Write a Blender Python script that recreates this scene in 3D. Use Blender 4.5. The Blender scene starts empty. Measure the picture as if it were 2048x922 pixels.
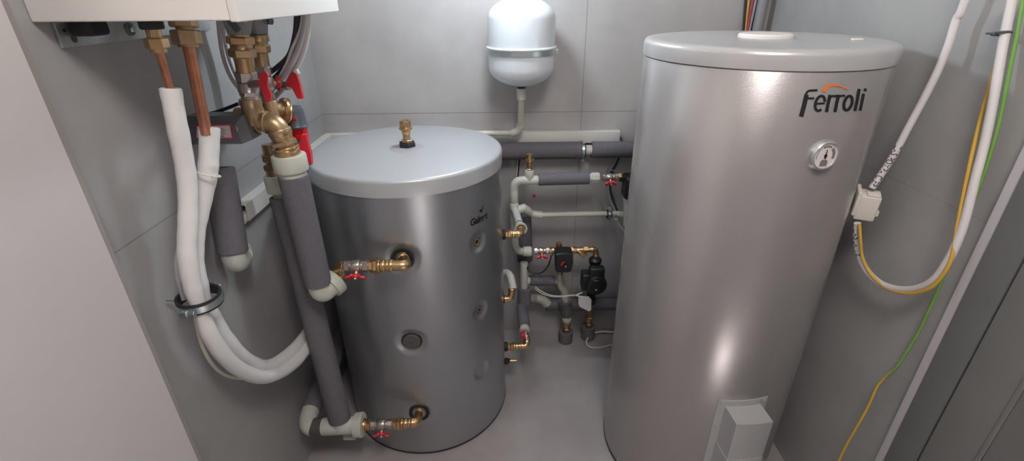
import bpy, bmesh, math, random
from mathutils import Vector as V, Matrix
random.seed(4)
SC = bpy.context.scene
COL = SC.collection
PI = math.pi

# ------------------------------------------------------------------ camera
FPX = 964.6
TH, YAW, ROLL, H = math.radians(26.198), math.radians(.7222), math.radians(-.4414), 1.37
r0 = V((math.cos(YAW), -math.sin(YAW), 0)); f0 = V((math.sin(YAW), math.cos(YAW), 0)); zz = V((0, 0, 1))
FW = f0 * math.cos(TH) - zz * math.sin(TH); u0 = f0 * math.sin(TH) + zz * math.cos(TH)
RT = r0 * math.cos(ROLL) + u0 * math.sin(ROLL); UP = u0 * math.cos(ROLL) - r0 * math.sin(ROLL)
CAM = V((0, 0, H))
cd = bpy.data.cameras.new('camera'); cam = bpy.data.objects.new('camera', cd); COL.objects.link(cam)
cd.sensor_width = 36; cd.lens = FPX * 36 / 2048; cd.clip_start = .02
m = Matrix((RT, UP, -FW)).transposed().to_4x4(); m.translation = CAM; cam.matrix_world = m
SC.camera = cam

def at(u, v, X=None, Y=None, Z=None):
    """photo point -> place in the room, on a plane of known position"""
    d = RT * ((u - 1024) / FPX) - UP * ((v - 461) / FPX) + FW
    t = X / d.x if X is not None else (Y / d.y if Y is not None else (Z - H) / d.z)
    return CAM + d * t
def Y_(Yp, *uv): return [at(u, v, Y=Yp) for u, v in uv]
def X_(Xp, *uv): return [at(u, v, X=Xp) for u, v in uv]

# ------------------------------------------------------------------ materials
def nt(name):
    mt = bpy.data.materials.new(name); mt.use_nodes = True
    n = mt.node_tree; return mt, n, n.nodes['Principled BSDF']
def mat(name, col, rough=.5, metal=0, noise=0, scale=30, bump=0, bscale=None, coat=0, spec=None, aniso=0):
    mt, n, p = nt(name)
    p.inputs['Base Color'].default_value = (*col, 1); p.inputs['Roughness'].default_value = rough
    p.inputs['Metallic'].default_value = metal; p.inputs['Coat Weight'].default_value = coat
    if spec is not None: p.inputs['Specular IOR Level'].default_value = spec
    if aniso: p.inputs['Anisotropic'].default_value = aniso
    tc = n.nodes.new('ShaderNodeTexCoord')
    if noise:
        nz = n.nodes.new('ShaderNodeTexNoise'); nz.inputs['Scale'].default_value = scale; nz.inputs['Detail'].default_value = 5
        n.links.new(tc.outputs['Object'], nz.inputs['Vector'])
        mr = n.nodes.new('ShaderNodeMapRange'); mr.inputs[1].default_value = .3; mr.inputs[2].default_value = .7
        mr.inputs[3].default_value = 1 - noise; mr.inputs[4].default_value = 1 + noise
        n.links.new(nz.outputs[0], mr.inputs[0])
        vm = n.nodes.new('ShaderNodeVectorMath'); vm.operation = 'SCALE'; vm.inputs[0].default_value = col
        n.links.new(mr.outputs[0], vm.inputs['Scale']); n.links.new(vm.outputs[0], p.inputs['Base Color'])
    if bump:
        nb = n.nodes.new('ShaderNodeTexNoise'); nb.inputs['Scale'].default_value = bscale or scale * 4; nb.inputs['Detail'].default_value = 3
        n.links.new(tc.outputs['Object'], nb.inputs['Vector'])
        bp = n.nodes.new('ShaderNodeBump'); bp.inputs['Strength'].default_value = bump; bp.inputs['Distance'].default_value = .002
        n.links.new(nb.outputs[0], bp.inputs['Height']); n.links.new(bp.outputs[0], p.inputs['Normal'])
    return mt

def tile_mat(name, col, ax, ox, oz, wx, wz, rough=.45, seam=.5, sw=.0018):
    """large-format tile: mottled colour, thin grout lines; world-space axes ax and the second axis"""
    mt, n, p = nt(name); L = n.links
    tc = n.nodes.new('ShaderNodeTexCoord'); sp = n.nodes.new('ShaderNodeSeparateXYZ')
    gm = n.nodes.new('ShaderNodeNewGeometry'); L.new(gm.outputs['Position'], sp.inputs[0])
    def M(op, a, b=None, c=None):
        k = n.nodes.new('ShaderNodeMath'); k.operation = op
        for i, x in enumerate((a, b, c)):
            if x is None: continue
            if isinstance(x, (int, float)): k.inputs[i].default_value = x
            else: L.new(x, k.inputs[i])
        return k.outputs[0]
    def line(sock, off, w):
        f = M('FRACT', M('DIVIDE', M('SUBTRACT', sock, off), w))
        d = M('MULTIPLY', M('MINIMUM', f, M('SUBTRACT', 1, f)), w)
        return M('LESS_THAN', d, sw)
    a = line(sp.outputs[ax[0]], ox, wx); b = line(sp.outputs[ax[1]], oz, wz)
    ln = M('MAXIMUM', a, b)
    nz = n.nodes.new('ShaderNodeTexNoise'); nz.inputs['Scale'].default_value = 3.2; nz.inputs['Detail'].default_value = 8; nz.inputs['Roughness'].default_value = .6
    L.new(gm.outputs['Position'], nz.inputs['Vector'])
    mr = n.nodes.new('ShaderNodeMapRange'); mr.inputs[1].default_value = .25; mr.inputs[2].default_value = .75; mr.inputs[3].default_value = .80; mr.inputs[4].default_value = 1.18
    L.new(nz.outputs[0], mr.inputs[0])
    sc = M('MULTIPLY', mr.outputs[0], M('SUBTRACT', 1, M('MULTIPLY', ln, 1 - seam)))
    vm = n.nodes.new('ShaderNodeVectorMath'); vm.operation = 'SCALE'; vm.inputs[0].default_value = col
    L.new(sc, vm.inputs['Scale']); L.new(vm.outputs[0], p.inputs['Base Color'])
    p.inputs['Roughness'].default_value = rough
    bp = n.nodes.new('ShaderNodeBump'); bp.inputs['Strength'].default_value = .4; bp.inputs['Distance'].default_value = .001
    L.new(M('SUBTRACT', M('MULTIPLY', nz.outputs[0], .3), ln), bp.inputs['Height']); L.new(bp.outputs[0], p.inputs['Normal'])
    return mt

def wire_mat(name, c1, c2, axis=2):
    mt, n, p = nt(name); L = n.links
    tc = n.nodes.new('ShaderNodeTexCoord'); w = n.nodes.new('ShaderNodeTexNoise'); w.inputs['Scale'].default_value = 9; w.inputs['Detail'].default_value = 0
    L.new(tc.outputs['Object'], w.inputs['Vector'])
    cr = n.nodes.new('ShaderNodeValToRGB'); cr.color_ramp.elements[0].position = .46; cr.color_ramp.elements[1].position = .54
    cr.color_ramp.elements[0].color = (*c1, 1); cr.color_ramp.elements[1].color = (*c2, 1)
    L.new(w.outputs[0], cr.inputs[0]); L.new(cr.outputs[0], p.inputs['Base Color']); p.inputs['Roughness'].default_value = .45
    return mt

WC = (.42, .405, .40)
M = dict(
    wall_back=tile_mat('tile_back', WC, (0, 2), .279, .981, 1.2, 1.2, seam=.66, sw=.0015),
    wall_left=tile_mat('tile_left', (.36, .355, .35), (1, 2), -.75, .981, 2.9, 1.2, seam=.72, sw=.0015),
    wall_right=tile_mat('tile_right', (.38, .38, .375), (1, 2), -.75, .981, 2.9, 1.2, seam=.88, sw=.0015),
    floor=tile_mat('tile_floor', (.36, .335, .33), (0, 1), .93, -.4, 2.4, 2.4, rough=.4),
    plaster=mat('plaster', (.78, .77, .75), .8, noise=.03),
    door_white=mat('door_white', (.53, .505, .50), .42, noise=.02, scale=5),
    door_edge=mat('door_edge', (.30, .27, .25), .6),
    frame_white=mat('frame_white', (.60, .57, .60), .4),
    door_grey=mat('door_grey', (.165, .17, .175), .5, noise=.04, scale=6),
    door_grey2=mat('door_grey_panel', (.20, .20, .195), .5, noise=.05, scale=5),
    dark=mat('dark_gap', (.03, .03, .03), .8),
    tank_dark=mat('tank_dark_silver', (.40, .415, .44), .34, .82, noise=.03, scale=8, bump=.05, bscale=400),
    tank_lid=mat('tank_lid_silver', (.50, .52, .54), .36, .25, bump=.04, bscale=300),
    boiler=mat('cylinder_silver', (.42, .40, .395), .27, .6, noise=.02, scale=6, bump=.05, bscale=400),
    boiler_lid=mat('cylinder_lid', (.50, .50, .50), .30, .25),
    white=mat('white_enamel', (.80, .77, .73), .35),
    vessel=mat('vessel_enamel', (.62, .66, .69), .22, coat=.4),
    ppr=mat('polypropylene', (.52, .53, .47), .42, noise=.04, scale=20),
    foam=mat('grey_foam', (.15, .145, .16), .95, noise=.06, scale=120, bump=.6, bscale=500, spec=.15),
    wfoam=mat('white_foam', (.70, .69, .68), .7, noise=.05, scale=14, bump=.55, bscale=55),
    brass=mat('brass', (.62, .42, .22), .30, .95, noise=.1, scale=40),
    brass2=mat('brass_worn', (.50, .35, .21), .38, .9, noise=.15, scale=40),
    nickel=mat('nickel', (.50, .45, .42), .30, .9, noise=.06, scale=40),
    zinc=mat('zinc', (.55, .60, .62), .33, .9, noise=.15, scale=25),
    copper=mat('copper', (.62, .27, .17), .34, .9, noise=.25, scale=30),
    red=mat('red_plastic', (.62, .02, .035), .38),
    redcol=mat('red_anodised', (.60, .01, .015), .22, .5),
    black=mat('black_plastic', (.012, .012, .014), .42, noise=.1),
    rubber=mat('black_rubber', (.02, .02, .022), .7),
    greyp=mat('grey_plastic', (.12, .125, .14), .4),
    slate=mat('slate_plastic', (.07, .085, .10), .38),
    fitting=mat('grey_fitting', (.25, .25, .26), .45),
    cwhite=mat('cable_white', (.66, .63, .63), .45),
    cgrey=mat('cable_grey', (.36, .35, .38), .5),
    cblack=mat('cable_black', (.02, .02, .03), .5),
    cream=mat('plastic_cream', (.68, .64, .57), .5),
    yellow=mat('wire_yellow', (.62, .38, .06), .5),
    green=mat('wire_green', (.16, .34, .07), .5),
    redw=mat('wire_red', (.33, .06, .07), .5),
    yg=wire_mat('wire_yellow_green', (.60, .36, .05), (.15, .36, .06)),
    ink=mat('black_ink', (.012, .012, .014), .5),
    orange=mat('orange_ink', (.80, .21, .03), .45),
    paper=mat('label_paper', (.62, .58, .60), .6),
    lred=mat('label_red', (.62, .03, .10), .5),
    dial=mat('dial_face', (.72, .67, .66), .4),
    dialgrey=mat('dial_grey', (.20, .18, .18), .5),
    silver=mat('bezel_silver', (.68, .70, .72), .25, .8),
    duct=mat('duct_white', (.66, .64, .60), .5),
)

# ------------------------------------------------------------------ mesh builder
WLOC = {}
class B:
    def __init__(s): s.v = []; s.f = []
    def add(s, vs, fs):
        o = len(s.v); s.v += [V(x) for x in vs]; s.f += [tuple(i + o for i in f) for f in fs]; return s
    def box(s, c, size, R=None, bev=0):
        bm = bmesh.new(); bmesh.ops.create_cube(bm, size=1)
        for v in bm.verts: v.co = V((v.co.x * size[0], v.co.y * size[1], v.co.z * size[2]))
        if bev: bmesh.ops.bevel(bm, geom=list(bm.edges), offset=bev, segments=3, affect='EDGES', profile=.5)
        bm.verts.index_update()
        vs = [(R @ v.co if R else v.co) + V(c) for v in bm.verts]
        s.add(vs, [[v.index for v in f.verts] for f in bm.faces]); bm.free(); return s
    def mm(s, a, b, bev=0):
        a, b = V(a), V(b); return s.box((a + b) / 2, b - a, None, bev)
    def lathe(s, A, D, prof, seg=28, rot=0, caps=True):
        A, D = V(A), V(D).normalized()
        x = D.orthogonal().normalized(); y = D.cross(x)
        vs, fs = [], []
        for t, r in prof:
            for k in range(seg):
                a = 2 * PI * k / seg + rot; vs.append(A + D * t + (x * math.cos(a) + y * math.sin(a)) * r)
        for i in range(len(prof) - 1):
            for k in range(seg):
                k2 = (k + 1) % seg; fs.append((i * seg + k, i * seg + k2, (i + 1) * seg + k2, (i + 1) * seg + k))
        if caps: fs.append(tuple(range(seg))[::-1]); fs.append(tuple((len(prof) - 1) * seg + k for k in range(seg)))
        return s.add(vs, fs)
    def cyl(s, A, Bp, r, seg=28, bev=.0, r2=None):
        A, Bp = V(A), V(Bp); L = (Bp - A).length; r2 = r if r2 is None else r2
        if bev: pr = [(0, r - bev), (bev * .3, r - bev * .3), (bev, r), (L - bev, r2), (L - bev * .3, r2 - bev * .3), (L, r2 - bev)]
        else: pr = [(0, r), (L, r2)]
        return s.lathe(A, Bp - A, pr, seg)
    def hexn(s, A, Bp, r, rot=0, seg=6):
        A, Bp = V(A), V(Bp); L = (Bp - A).length; c = min(L * .15, r * .1)
        return s.lathe(A, Bp - A, [(0, r * .9), (c, r), (L - c, r), (L, r * .9)], seg, rot)
    def tube(s, pts, r, seg=16, caps=True, rf=None):
        pts = [V(p) for p in pts]; n = len(pts)
        T = [(pts[min(i + 1, n - 1)] - pts[max(i - 1, 0)]).normalized() for i in range(n)]
        N = T[0].orthogonal().normalized(); vs = []
        for i in range(n):
            N = (N - T[i] * N.dot(T[i])).normalized(); Bn = T[i].cross(N)
            rr = r * (rf(i / (n - 1)) if rf else 1)
            for k in range(seg):
                a = 2 * PI * k / seg; vs.append(pts[i] + (N * math.cos(a) + Bn * math.sin(a)) * rr)
        fs = [(i * seg + k, i * seg + (k + 1) % seg, (i + 1) * seg + (k + 1) % seg, (i + 1) * seg + k) for i in range(n - 1) for k in range(seg)]
        if caps: fs.append(tuple(range(seg))[::-1]); fs.append(tuple((n - 1) * seg + k for k in range(seg)))
        return s.add(vs, fs)
    def torus(s, c, ax, R, r, seg=36, sub=10):
        c, ax = V(c), V(ax).normalized(); x = ax.orthogonal().normalized(); y = ax.cross(x)
        vs = []; fs = []
        for i in range(seg):
            a = 2 * PI * i / seg; d = x * math.cos(a) + y * math.sin(a)
            for k in range(sub):
                b = 2 * PI * k / sub; vs.append(c + d * (R + r * math.cos(b)) + ax * r * math.sin(b))
        for i in range(seg):
            for k in range(sub):
                fs.append((i * sub + k, ((i + 1) % seg) * sub + k, ((i + 1) % seg) * sub + (k + 1) % sub, i * sub + (k + 1) % sub))
        return s.add(vs, fs)
    def sleeve(s, A, Bp, r, ri, seg=28):
        """open foam tube with wall thickness and a bore at each end"""
        A, Bp = V(A), V(Bp); L = (Bp - A).length; e = .002; d = min(.012, L * .3)
        return s.lathe(A, Bp - A, [(d, ri), (0, ri), (0, r - e), (e, r), (L - e, r), (L, r - e), (L, ri), (L - d, ri)], seg, caps=True)
    def prism(s, pts, d):
        n = len(pts); d = V(d); vs = [V(p) for p in pts] + [V(p) + d for p in pts]
        fs = [tuple(range(n))[::-1], tuple(range(n, 2 * n))] + [(i, (i + 1) % n, n + (i + 1) % n, n + i) for i in range(n)]
        return s.add(vs, fs)
    def build(s, name, mt, parent=None, sharp=35, origin=None):
        xs = [v.x for v in s.v]; ys = [v.y for v in s.v]; zs = [v.z for v in s.v]
        o = V(origin) if origin else V(((min(xs) + max(xs)) / 2, (min(ys) + max(ys)) / 2, min(zs)))
        me = bpy.data.meshes.new(name); me.from_pydata([v - o for v in s.v], [], s.f)
        bm = bmesh.new(); bm.from_mesh(me); bmesh.ops.recalc_face_normals(bm, faces=bm.faces); bm.to_mesh(me); bm.free()
        me.materials.append(mt if not isinstance(mt, str) else M[mt])
        me.shade_smooth(); me.set_sharp_from_angle(angle=math.radians(sharp))
        ob = bpy.data.objects.new(name, me); COL.objects.link(ob)
        WLOC[ob] = o
        if parent: ob.parent = parent; ob.location = o - WLOC[parent]
        else: ob.location = o
        return ob
def spline(pts, n=12):
    pts = [V(p) for p in pts]; P = [pts[0] * 2 - pts[1]] + pts + [pts[-1] * 2 - pts[-2]]; out = []
    for i in range(1, len(P) - 2):
        for k in range(n):
            t = k / n; a, b, c, d = P[i - 1:i + 3]
            out.append(.5 * ((2 * b) + (c - a) * t + (2 * a - 5 * b + 4 * c - d) * t * t + (3 * b - a - 3 * c + d) * t ** 3))
    return out + [pts[-1]]
def bend(A, C, Bp, n=10):
    A, C, Bp = V(A), V(C), V(Bp); return [A * (1 - t) ** 2 + C * 2 * t * (1 - t) + Bp * t * t for t in [i / n for i in range(n + 1)]]
def thing(name, label, cat, loc, group=None):
    o = bpy.data.objects.new(name, None); COL.objects.link(o); o.location = loc; WLOC[o] = V(loc)
    o.empty_display_size = .02; o['label'] = label; o['category'] = cat
    if group: o['group'] = group
    return o
def tag(o, label, cat, group=None):
    o['label'] = label; o['category'] = cat
    if group: o['group'] = group
    return o
def struct(name, b, mt, sharp=35):
    o = b.build(name, mt, None, sharp); o['kind'] = 'structure'; return o
def lerp(a, b, t): return V(a) * (1 - t) + V(b) * t

# ------------------------------------------------------------------ room
XL, XR, YB, YF, ZC = -.662, .893, 1.764, -1.2, 2.45
struct('floor', B().mm((XL - .1, YF, -.1), (XR + .1, YB + .1, 0)), 'floor')
struct('ceiling', B().mm((XL - .1, YF, ZC), (XR + .1, YB + .1, ZC + .1)), 'plaster')
struct('wall_back', B().mm((XL - .1, YB, 0), (XR + .1, YB + .1, ZC)), 'wall_back')
struct('wall_left', B().mm((XL - .1, YF, 0), (XL, YB, ZC)), 'wall_left')
struct('wall_right', B().mm((XR, YF, 0), (XR + .1, YB, ZC)), 'wall_right')

# white door leaf folded back along the left side
def leaf(x0, y0, x1, y1, th, z0, z1, name, mt):
    d = V((x1 - x0, y1 - y0, 0)).normalized(); n = V((d.y, -d.x, 0)) * th
    a, b = V((x0, y0, z0)), V((x1, y1, z0)); 
    return B().prism([a, b, b - n, a - n], (0, 0, z1 - z0))
dl = struct('door_1', leaf(-.606, .655, -.648, -.35, -.0, .01, 2.05, 'd', 0) if False else
            B().prism([V((-.604, .652, .01)), V((-.636, -.35, .01)), V((-.659, -.35, .01)), V((-.650, .652, .01))], (0, 0, 2.05)), 'door_white')
o = B().prism([V((-.6045, .6525, .012)), V((-.650, .6525, .012)), V((-.650, .663, .012)), V((-.6065, .663, .012))], (0, 0, 2.045)).build('door_edge', 'door_edge', dl)
# right side: dark seal, white strip, grey frame, grey leaf panel
d2 = struct('trim_1', B().mm((.878, .762, 0), (.8925, .784, 2.15), .0015), 'frame_white')
B().mm((.886, .7845, 0), (.8925, .790, 2.15)).build('seal', 'door_edge', d2)
d3 = struct('door_2', B().mm((.874, .699, 0), (.8925, .7615, 2.15), .001), 'door_grey')
B().mm((.880, .694, .002), (.8925, .6985, 2.14)).build('gap_seal', 'dark', d3)
B().mm((.872, .609, .005), (.8925, .6935, 2.14), .001).build('leaf_frame', 'door_grey2', d3)
B().mm((.8705, .600, .005), (.8925, .6085, 2.14), .001).build('leaf_moulding', 'door_grey2', d3)
B().mm((.8725, -.2, .005), (.8925, .5995, 2.14), .001).build('leaf_panel', 'door_grey2', d3)

# ------------------------------------------------------------------ tanks
T1, R1, H1 = V((-.2902, 1.389, 0)), .277, .962
T2, R2, H2 = V((.5834, 1.1577, 0)), .257, 1.275
def cylhit(u, v, c, r):
    d = RT * ((u - 1024) / FPX) - UP * ((v - 461) / FPX) + FW
    a = d.x ** 2 + d.y ** 2; b = -2 * (d.x * c.x + d.y * c.y); cc = c.x ** 2 + c.y ** 2 - r * r
    t = (-b - math.sqrt(max(b * b - 4 * a * cc, 0))) / 2 / a; p = CAM + d * t
    return math.atan2(p.y - c.y, p.x - c.x), p.z
def surf(c, r, a, z, off=0): return V((c.x + (r + off) * math.cos(a), c.y + (r + off) * math.sin(a), z))
def dish_body(c, r, z0, z1, dishes, a0, a1, step=.0032, seamed=None):
    """tank jacket as a grid with pressed dishes (angle, z, outer radius, inner radius, depth)"""
    aa = []; a = a0
    while a < a1: aa.append(a); a += step / r
    aa.append(a1); rest = 2 * PI - (a1 - a0)
    aa += [a1 + rest * k / 40 for k in range(1, 40)]
    zs = []; z = z0
    while z < z1:
        zs.append(z); near = any(abs(z - d[1]) < d[2] * 1.25 for d in dishes); z += step if near else .012
    zs.append(z1)
    n = len(aa); vs = []; fs = []
    for z in zs:
        for a in aa:
            off = 0
            for (da, dz, ro, ri, dep) in dishes:
                q = math.hypot((a - da) * r, z - dz)
                if q < ro:
                    t = min(1, (ro - q) / (ro - ri)); off = -dep * (t * t * (3 - 2 * t))
            # soft rolled bottom edge
            vs.append(surf(c, r, a, z, off))
    for i in range(len(zs) - 1):
        for k in range(n):
            k2 = (k + 1) % n; fs.append((i * n + k, i * n + k2, (i + 1) * n + k2, (i + 1) * n + k))
    return B().add(vs, fs)

t1 = thing('buffer_tank', 'shorter dark silver buffer tank with flat light lid standing at left', 'tank', T1)
dg = [(-86.98, .741), (-87.66, .466), (-88.56, .183), (-40.5, .739), (-40.8, .507), (-42.6, .276)]
dishes = [(math.radians(dg[0][0]), dg[0][1], .052, .031, .006), (math.radians(dg[1][0]), dg[1][1], .052, .030, .007),
          (math.radians(dg[2][0]), dg[2][1], .046, .028, .005)] + [(math.radians(a), z, .036, .018, .007) for a, z in dg[3:]]
b = dish_body(T1, R1, .006, .925, dishes, math.radians(-130), math.radians(-10))
b.build('jacket', 'tank_dark', t1, sharp=80)
rl = R1 + .0025
B().lathe(T1 + V((0, 0, .915)), (0, 0, 1), [(0, rl - .004), (.0015, rl), (.037, rl), (.042, rl - .001), (.0455, rl - .0045), (.047, rl - .010), (.0474, .05), (.0474, .001)], 128).build('lid', 'tank_lid', t1, sharp=50)
B().lathe(T1 + V((0, 0, .9622)), (0, 0, 1), [(0, .050), (.0006, .049), (.0006, .024)], 48, caps=False).build('lid_washer', 'cgrey', t1)
B().lathe(T1, (0, 0, 1), [(0, R1 - .004), (.006, R1 + .001), (.010, R1 + .001)], 96).build('base_ring', 'rubber', t1)
def port(b_, a, z, r, depth_in, depth_out, seg=28):
    n = V((math.cos(a), math.sin(a), 0)); c = surf(T1, R1, a, z)
    b_.cyl(c - n * depth_in, c + n * depth_out, r, seg, .002)
for i in (0, 2):
    a = math.radians(dg[i][0]); n = V((math.cos(a), math.sin(a), 0)); c = surf(T1, R1, a, dg[i][1])
    bb = B(); bb.lathe(c - n * .014, n, [(0, .020), (.008, .020), (.009, .031), (.0125, .0315), (.0125, .026), (.009, .024), (.004, .001)], 36)
    bb.build('port_socket', 'rubber', t1)
a = math.radians(dg[1][0]); n = V((math.cos(a), math.sin(a), 0)); c = surf(T1, R1, a, dg[1][1])
B().lathe(c - n * .012, n, [(0, .03), (.005, .0305), (.0055, .029)], 36).build('port_socket', 'rubber', t1)
pb = B(); pb.lathe(c - n * .010, n, [(0, .0255), (.009, .0255), (.0105, .024), (.0105, .0)], 36)
plug = pb.build('blanking_plug', mat('plug_grey', (.10, .09, .085), .5, noise=.15), t1)
tt = n.cross(zz)
pm = B()
for ang in (.2, 2.3, 4.4):
    pm.box(c + n * .0008 + (tt * math.cos(ang) + zz * math.sin(ang)) * .009, (.018, .0006, .0012), Matrix((tt, n, zz)).transposed() @ Matrix.Rotation(-ang, 3, 'Y'))
pm.build('plug_marks', mat('plug_mark', (.05, .045, .045), .6), plug)
for i, rr in ((3, .0115), (4, .0105)):
    a = math.radians(dg[i][0]); n = V((math.cos(a), math.sin(a), 0)); c = surf(T1, R1, a, dg[i][1])
    B().lathe(c - n * .0075, n, [(0, rr + .002), (.0012, rr + .002), (.0012, rr)], 24).build('probe_seal', 'rubber', t1)
    B().lathe(c - n * .0073, n, [(0, rr), (.0018, rr), (.0028, rr * .85), (.001, rr * .6), (.001, 0)], 24).build('probe_pocket', 'brass2', t1)

def ribbon(pts, w, w2=None):
    """flat stroke polygon(s) around a 2-D polyline, list of quads"""
    n = len(pts); L = []; Rr = []
    for i, p in enumerate(pts):
        a = pts[max(i - 1, 0)]; b_ = pts[min(i + 1, n - 1)]; d = V((b_[0] - a[0], b_[1] - a[1])).normalized(); nn = V((-d.y, d.x))
        ww = w if w2 is None else w + (w2 - w) * i / (n - 1)
        L.append(V(p) + nn * ww / 2); Rr.append(V(p) - nn * ww / 2)
    return L, Rr
def wrap_ribbon(b_, pts, w, fn, w2=None):
    L, Rr = ribbon([V(p[:2]) if not isinstance(p, V) else p for p in pts], w, w2); n = len(L)
    vs = [fn(p, 0) for p in L] + [fn(p, 0) for p in Rr] + [fn(p, 1) for p in L] + [fn(p, 1) for p in Rr]
    fs = []
    for i in range(n - 1):
        fs += [(2 * n + i, 2 * n + i + 1, 3 * n + i + 1, 3 * n + i), (i, i + 1, n + i + 1, n + i), (i, i + 1, 2 * n + i + 1, 2 * n + i), (n + i, n + i + 1, 3 * n + i + 1, 3 * n + i)]
    fs += [(0, n, 3 * n, 2 * n), (n - 1, 2 * n - 1, 4 * n - 1, 3 * n - 1)]
    b_.add(vs, fs)
def text_mesh(s, size=1, shear=0, bold=0, space=1):
    cu = bpy.data.curves.new('t', 'FONT'); cu.body = s; cu.size = size; cu.shear = shear; cu.offset = bold; cu.space_character = space
    ob = bpy.data.objects.new('t', cu); COL.objects.link(ob); dg_ = bpy.context.evaluated_depsgraph_get(); dg_.update()
    me = bpy.data.meshes.new_from_object(ob.evaluated_get(dg_)); vs = [v.co.copy() for v in me.vertices]; fs = [tuple(p.vertices) for p in me.polygons]
    bpy.data.objects.remove(ob); bpy.data.curves.remove(cu); bpy.data.meshes.remove(me)
    return vs, fs
def wrap_text(b_, s, fn, shear=0, bold=0, space=1):
    """fn(x 0..1, y in units of the width) -> world"""
    vs, fs = text_mesh(s, 1, shear, bold, space); x0 = min(v.x for v in vs); w = max(v.x for v in vs) - x0
    b_.add([fn((v.x - x0) / w, v.y / w) for v in vs], fs)
# maker's name on the buffer tank
aL, aR = math.radians(-46.2), math.radians(-31.5)
gb = B()
wrap_text(gb, 'Galmet', lambda x, y: surf(T1, R1, aL + (aR - aL) * x, .800 + y * .075 * 1.05, .0008), shear=.1, bold=.035, space=.95)
for pts in ([(0, .030), (.007, .022), (.012, .031), (.016, .040)],):
    wrap_ribbon(gb, pts, .007, lambda p, k: surf(T1, R1, math.radians(-38.5) + p.x / R1, .805 + p.y, .0008 + .0003 * k), .001)
gb.build('maker_name', 'ink', t1)

# --- hot water cylinder (right)
t2 = thing('hot_water_cylinder', 'tall silver hot water cylinder with orange and black lettering and dial', 'water heater', T2)
seam_z = 1.238
B().lathe(T2 + V((0, 0, .012)), (0, 0, 1), [(0, R2 - .006), (.004, R2), (seam_z - .012 - .002, R2), (seam_z - .012, R2 - .002)], 160).build('jacket', 'boiler', t2, sharp=50)
B().lathe(T2, (0, 0, 1), [(0, R2 - .004), (.012, R2 + .001), (.016, R2 + .001)], 96).build('base_ring', 'rubber', t2)
rr = R2 + .002
B().lathe(T2 + V((0, 0, seam_z)), (0, 0, 1), [(0, rr - .003), (.0015, rr), (.026, rr), (.032, rr - .002), (.0355, rr - .006), (.037, rr - .014), (.0375, rr - .030),
          (.0345, rr - .040), (.0345, .100), (.0345, .001)], 160).build('lid', 'boiler_lid', t2, sharp=60)
pc = lerp(at(1472, 66, Z=1.28), at(1603, 70, Z=1.28), .5)
B().lathe((pc.x, pc.y + .01, seam_z + .034), (0, 0, 1), [(0, .060), (.006, .060), (.009, .056), (.009, .001)], 64).build('cover_disc', 'white', t2)
ps = at(1722, 78, Z=1.275)
B().box((ps.x - .008, ps.y, seam_z + .0365), (.022, .010, .004), None, .001).build('lid_tab', 'white', t2)
def on2(p, k, c=T2, r=R2):
    u, v = 1560 + p.x / 4.19, 140 + p.y / 4.19; a, z = cylhit(u, v, c, r); return surf(c, r, a, z, .0006 + .0006 * k)
lg = B()
def el(cx, cy, rx, ry, a0, a1, sh=0, n=22):
    out = []
    for i in range(n + 1):
        a = math.radians(a0 + (a1 - a0) * i / n); y = math.sin(a) * ry; out.append(V((cx + rx * math.cos(a) - sh * y, cy + y)))
    return out
for pts, w in (([(176, 388), (200, 300), (216, 230), (222, 205)], 36), (el(250, 205, 32, 34, 175, 275, .1) + [V((312, 168))], 17), ([(215, 238), (284, 236)], 17),
               (el(333, 278, 38, 62, -12, -345 + 40, .22), 21), ([(302, 282), (372, 278)], 16),
               ([(388, 350), (402, 278), (418, 208)], 25), ([(412, 240), (430, 218), (472, 217)], 18),
               ([(459, 350), (473, 278), (489, 206)], 25), ([(484, 238), (502, 216), (542, 214)], 18),
               (el(568, 276, 33, 60, 0, 362, .22), 22),
               ([(625, 342), (645, 250), (661, 158)], 23), ([(668, 340), (684, 268), (698, 198)], 21), ([(709, 178), (714, 154)], 21)):
    wrap_ribbon(lg, pts, w, on2)
lg.build('lettering', 'ink', t2)
ob_ = B(); wrap_ribbon(ob_, [V((366, 182)), V((370, 158)), V((385, 140)), V((415, 130)), V((455, 126)), V((495, 130)), V((530, 142)), V((556, 158)), V((570, 168))], 34, on2, 3)
ob_.build('lettering_swoosh', 'orange', t2)
# dial
a, z = cylhit(1644, 309, T2, R2); n = V((math.cos(a), math.sin(a), 0)); c = surf(T2, R2, a, z); tx = zz.cross(n)
gz = B().lathe(c - n * .003, n, [(0, .0315), (.006, .0315), (.013, .0285), (.0150, .027), (.0150, .025), (.011, .0242), (.011, .0)], 48).build('thermometer', 'silver', t2)
B().lathe(c + n * .0085, n, [(0, .0243), (.0006, .0243), (.0006, 0)], 48).build('dial_face', 'dial', gz)
def dl_(p, k): return c + n * (.0094 + .0003 * k) + tx * p.x + zz * p.y
db = B()
wrap_ribbon(db, [V((.0175 * math.cos(q), .0175 * math.sin(q))) for q in [math.radians(x) for x in range(-20, 60, 8)]], .006, dl_)
wrap_ribbon(db, [V((.0185 * math.cos(q), .0185 * math.sin(q))) for q in [math.radians(x) for x in range(62, 120, 8)]], .0035, dl_)
wrap_ribbon(db, [V((.0190 * math.cos(q), .0190 * math.sin(q))) for q in [math.radians(x) for x in range(126, 200, 8)]], .0012, dl_)
db.add([dl_(V((x, y)), 1) for x, y in ((-.008, -.021), (.008, -.021), (.008, -.012), (.005, -.008), (-.005, -.008), (-.008, -.012))], [tuple(range(6))])
db.build('dial_scale', 'dialgrey', gz)
nb = B(); wrap_ribbon(nb, [V((0, -.006)), V((.0, .013))], .0042, lambda p, k: dl_(p, k + 2), .0012); nb.cyl(c + n * .009, c + n * .0108, .003, 16); nb.build('needle', 'ink', gz)
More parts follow.
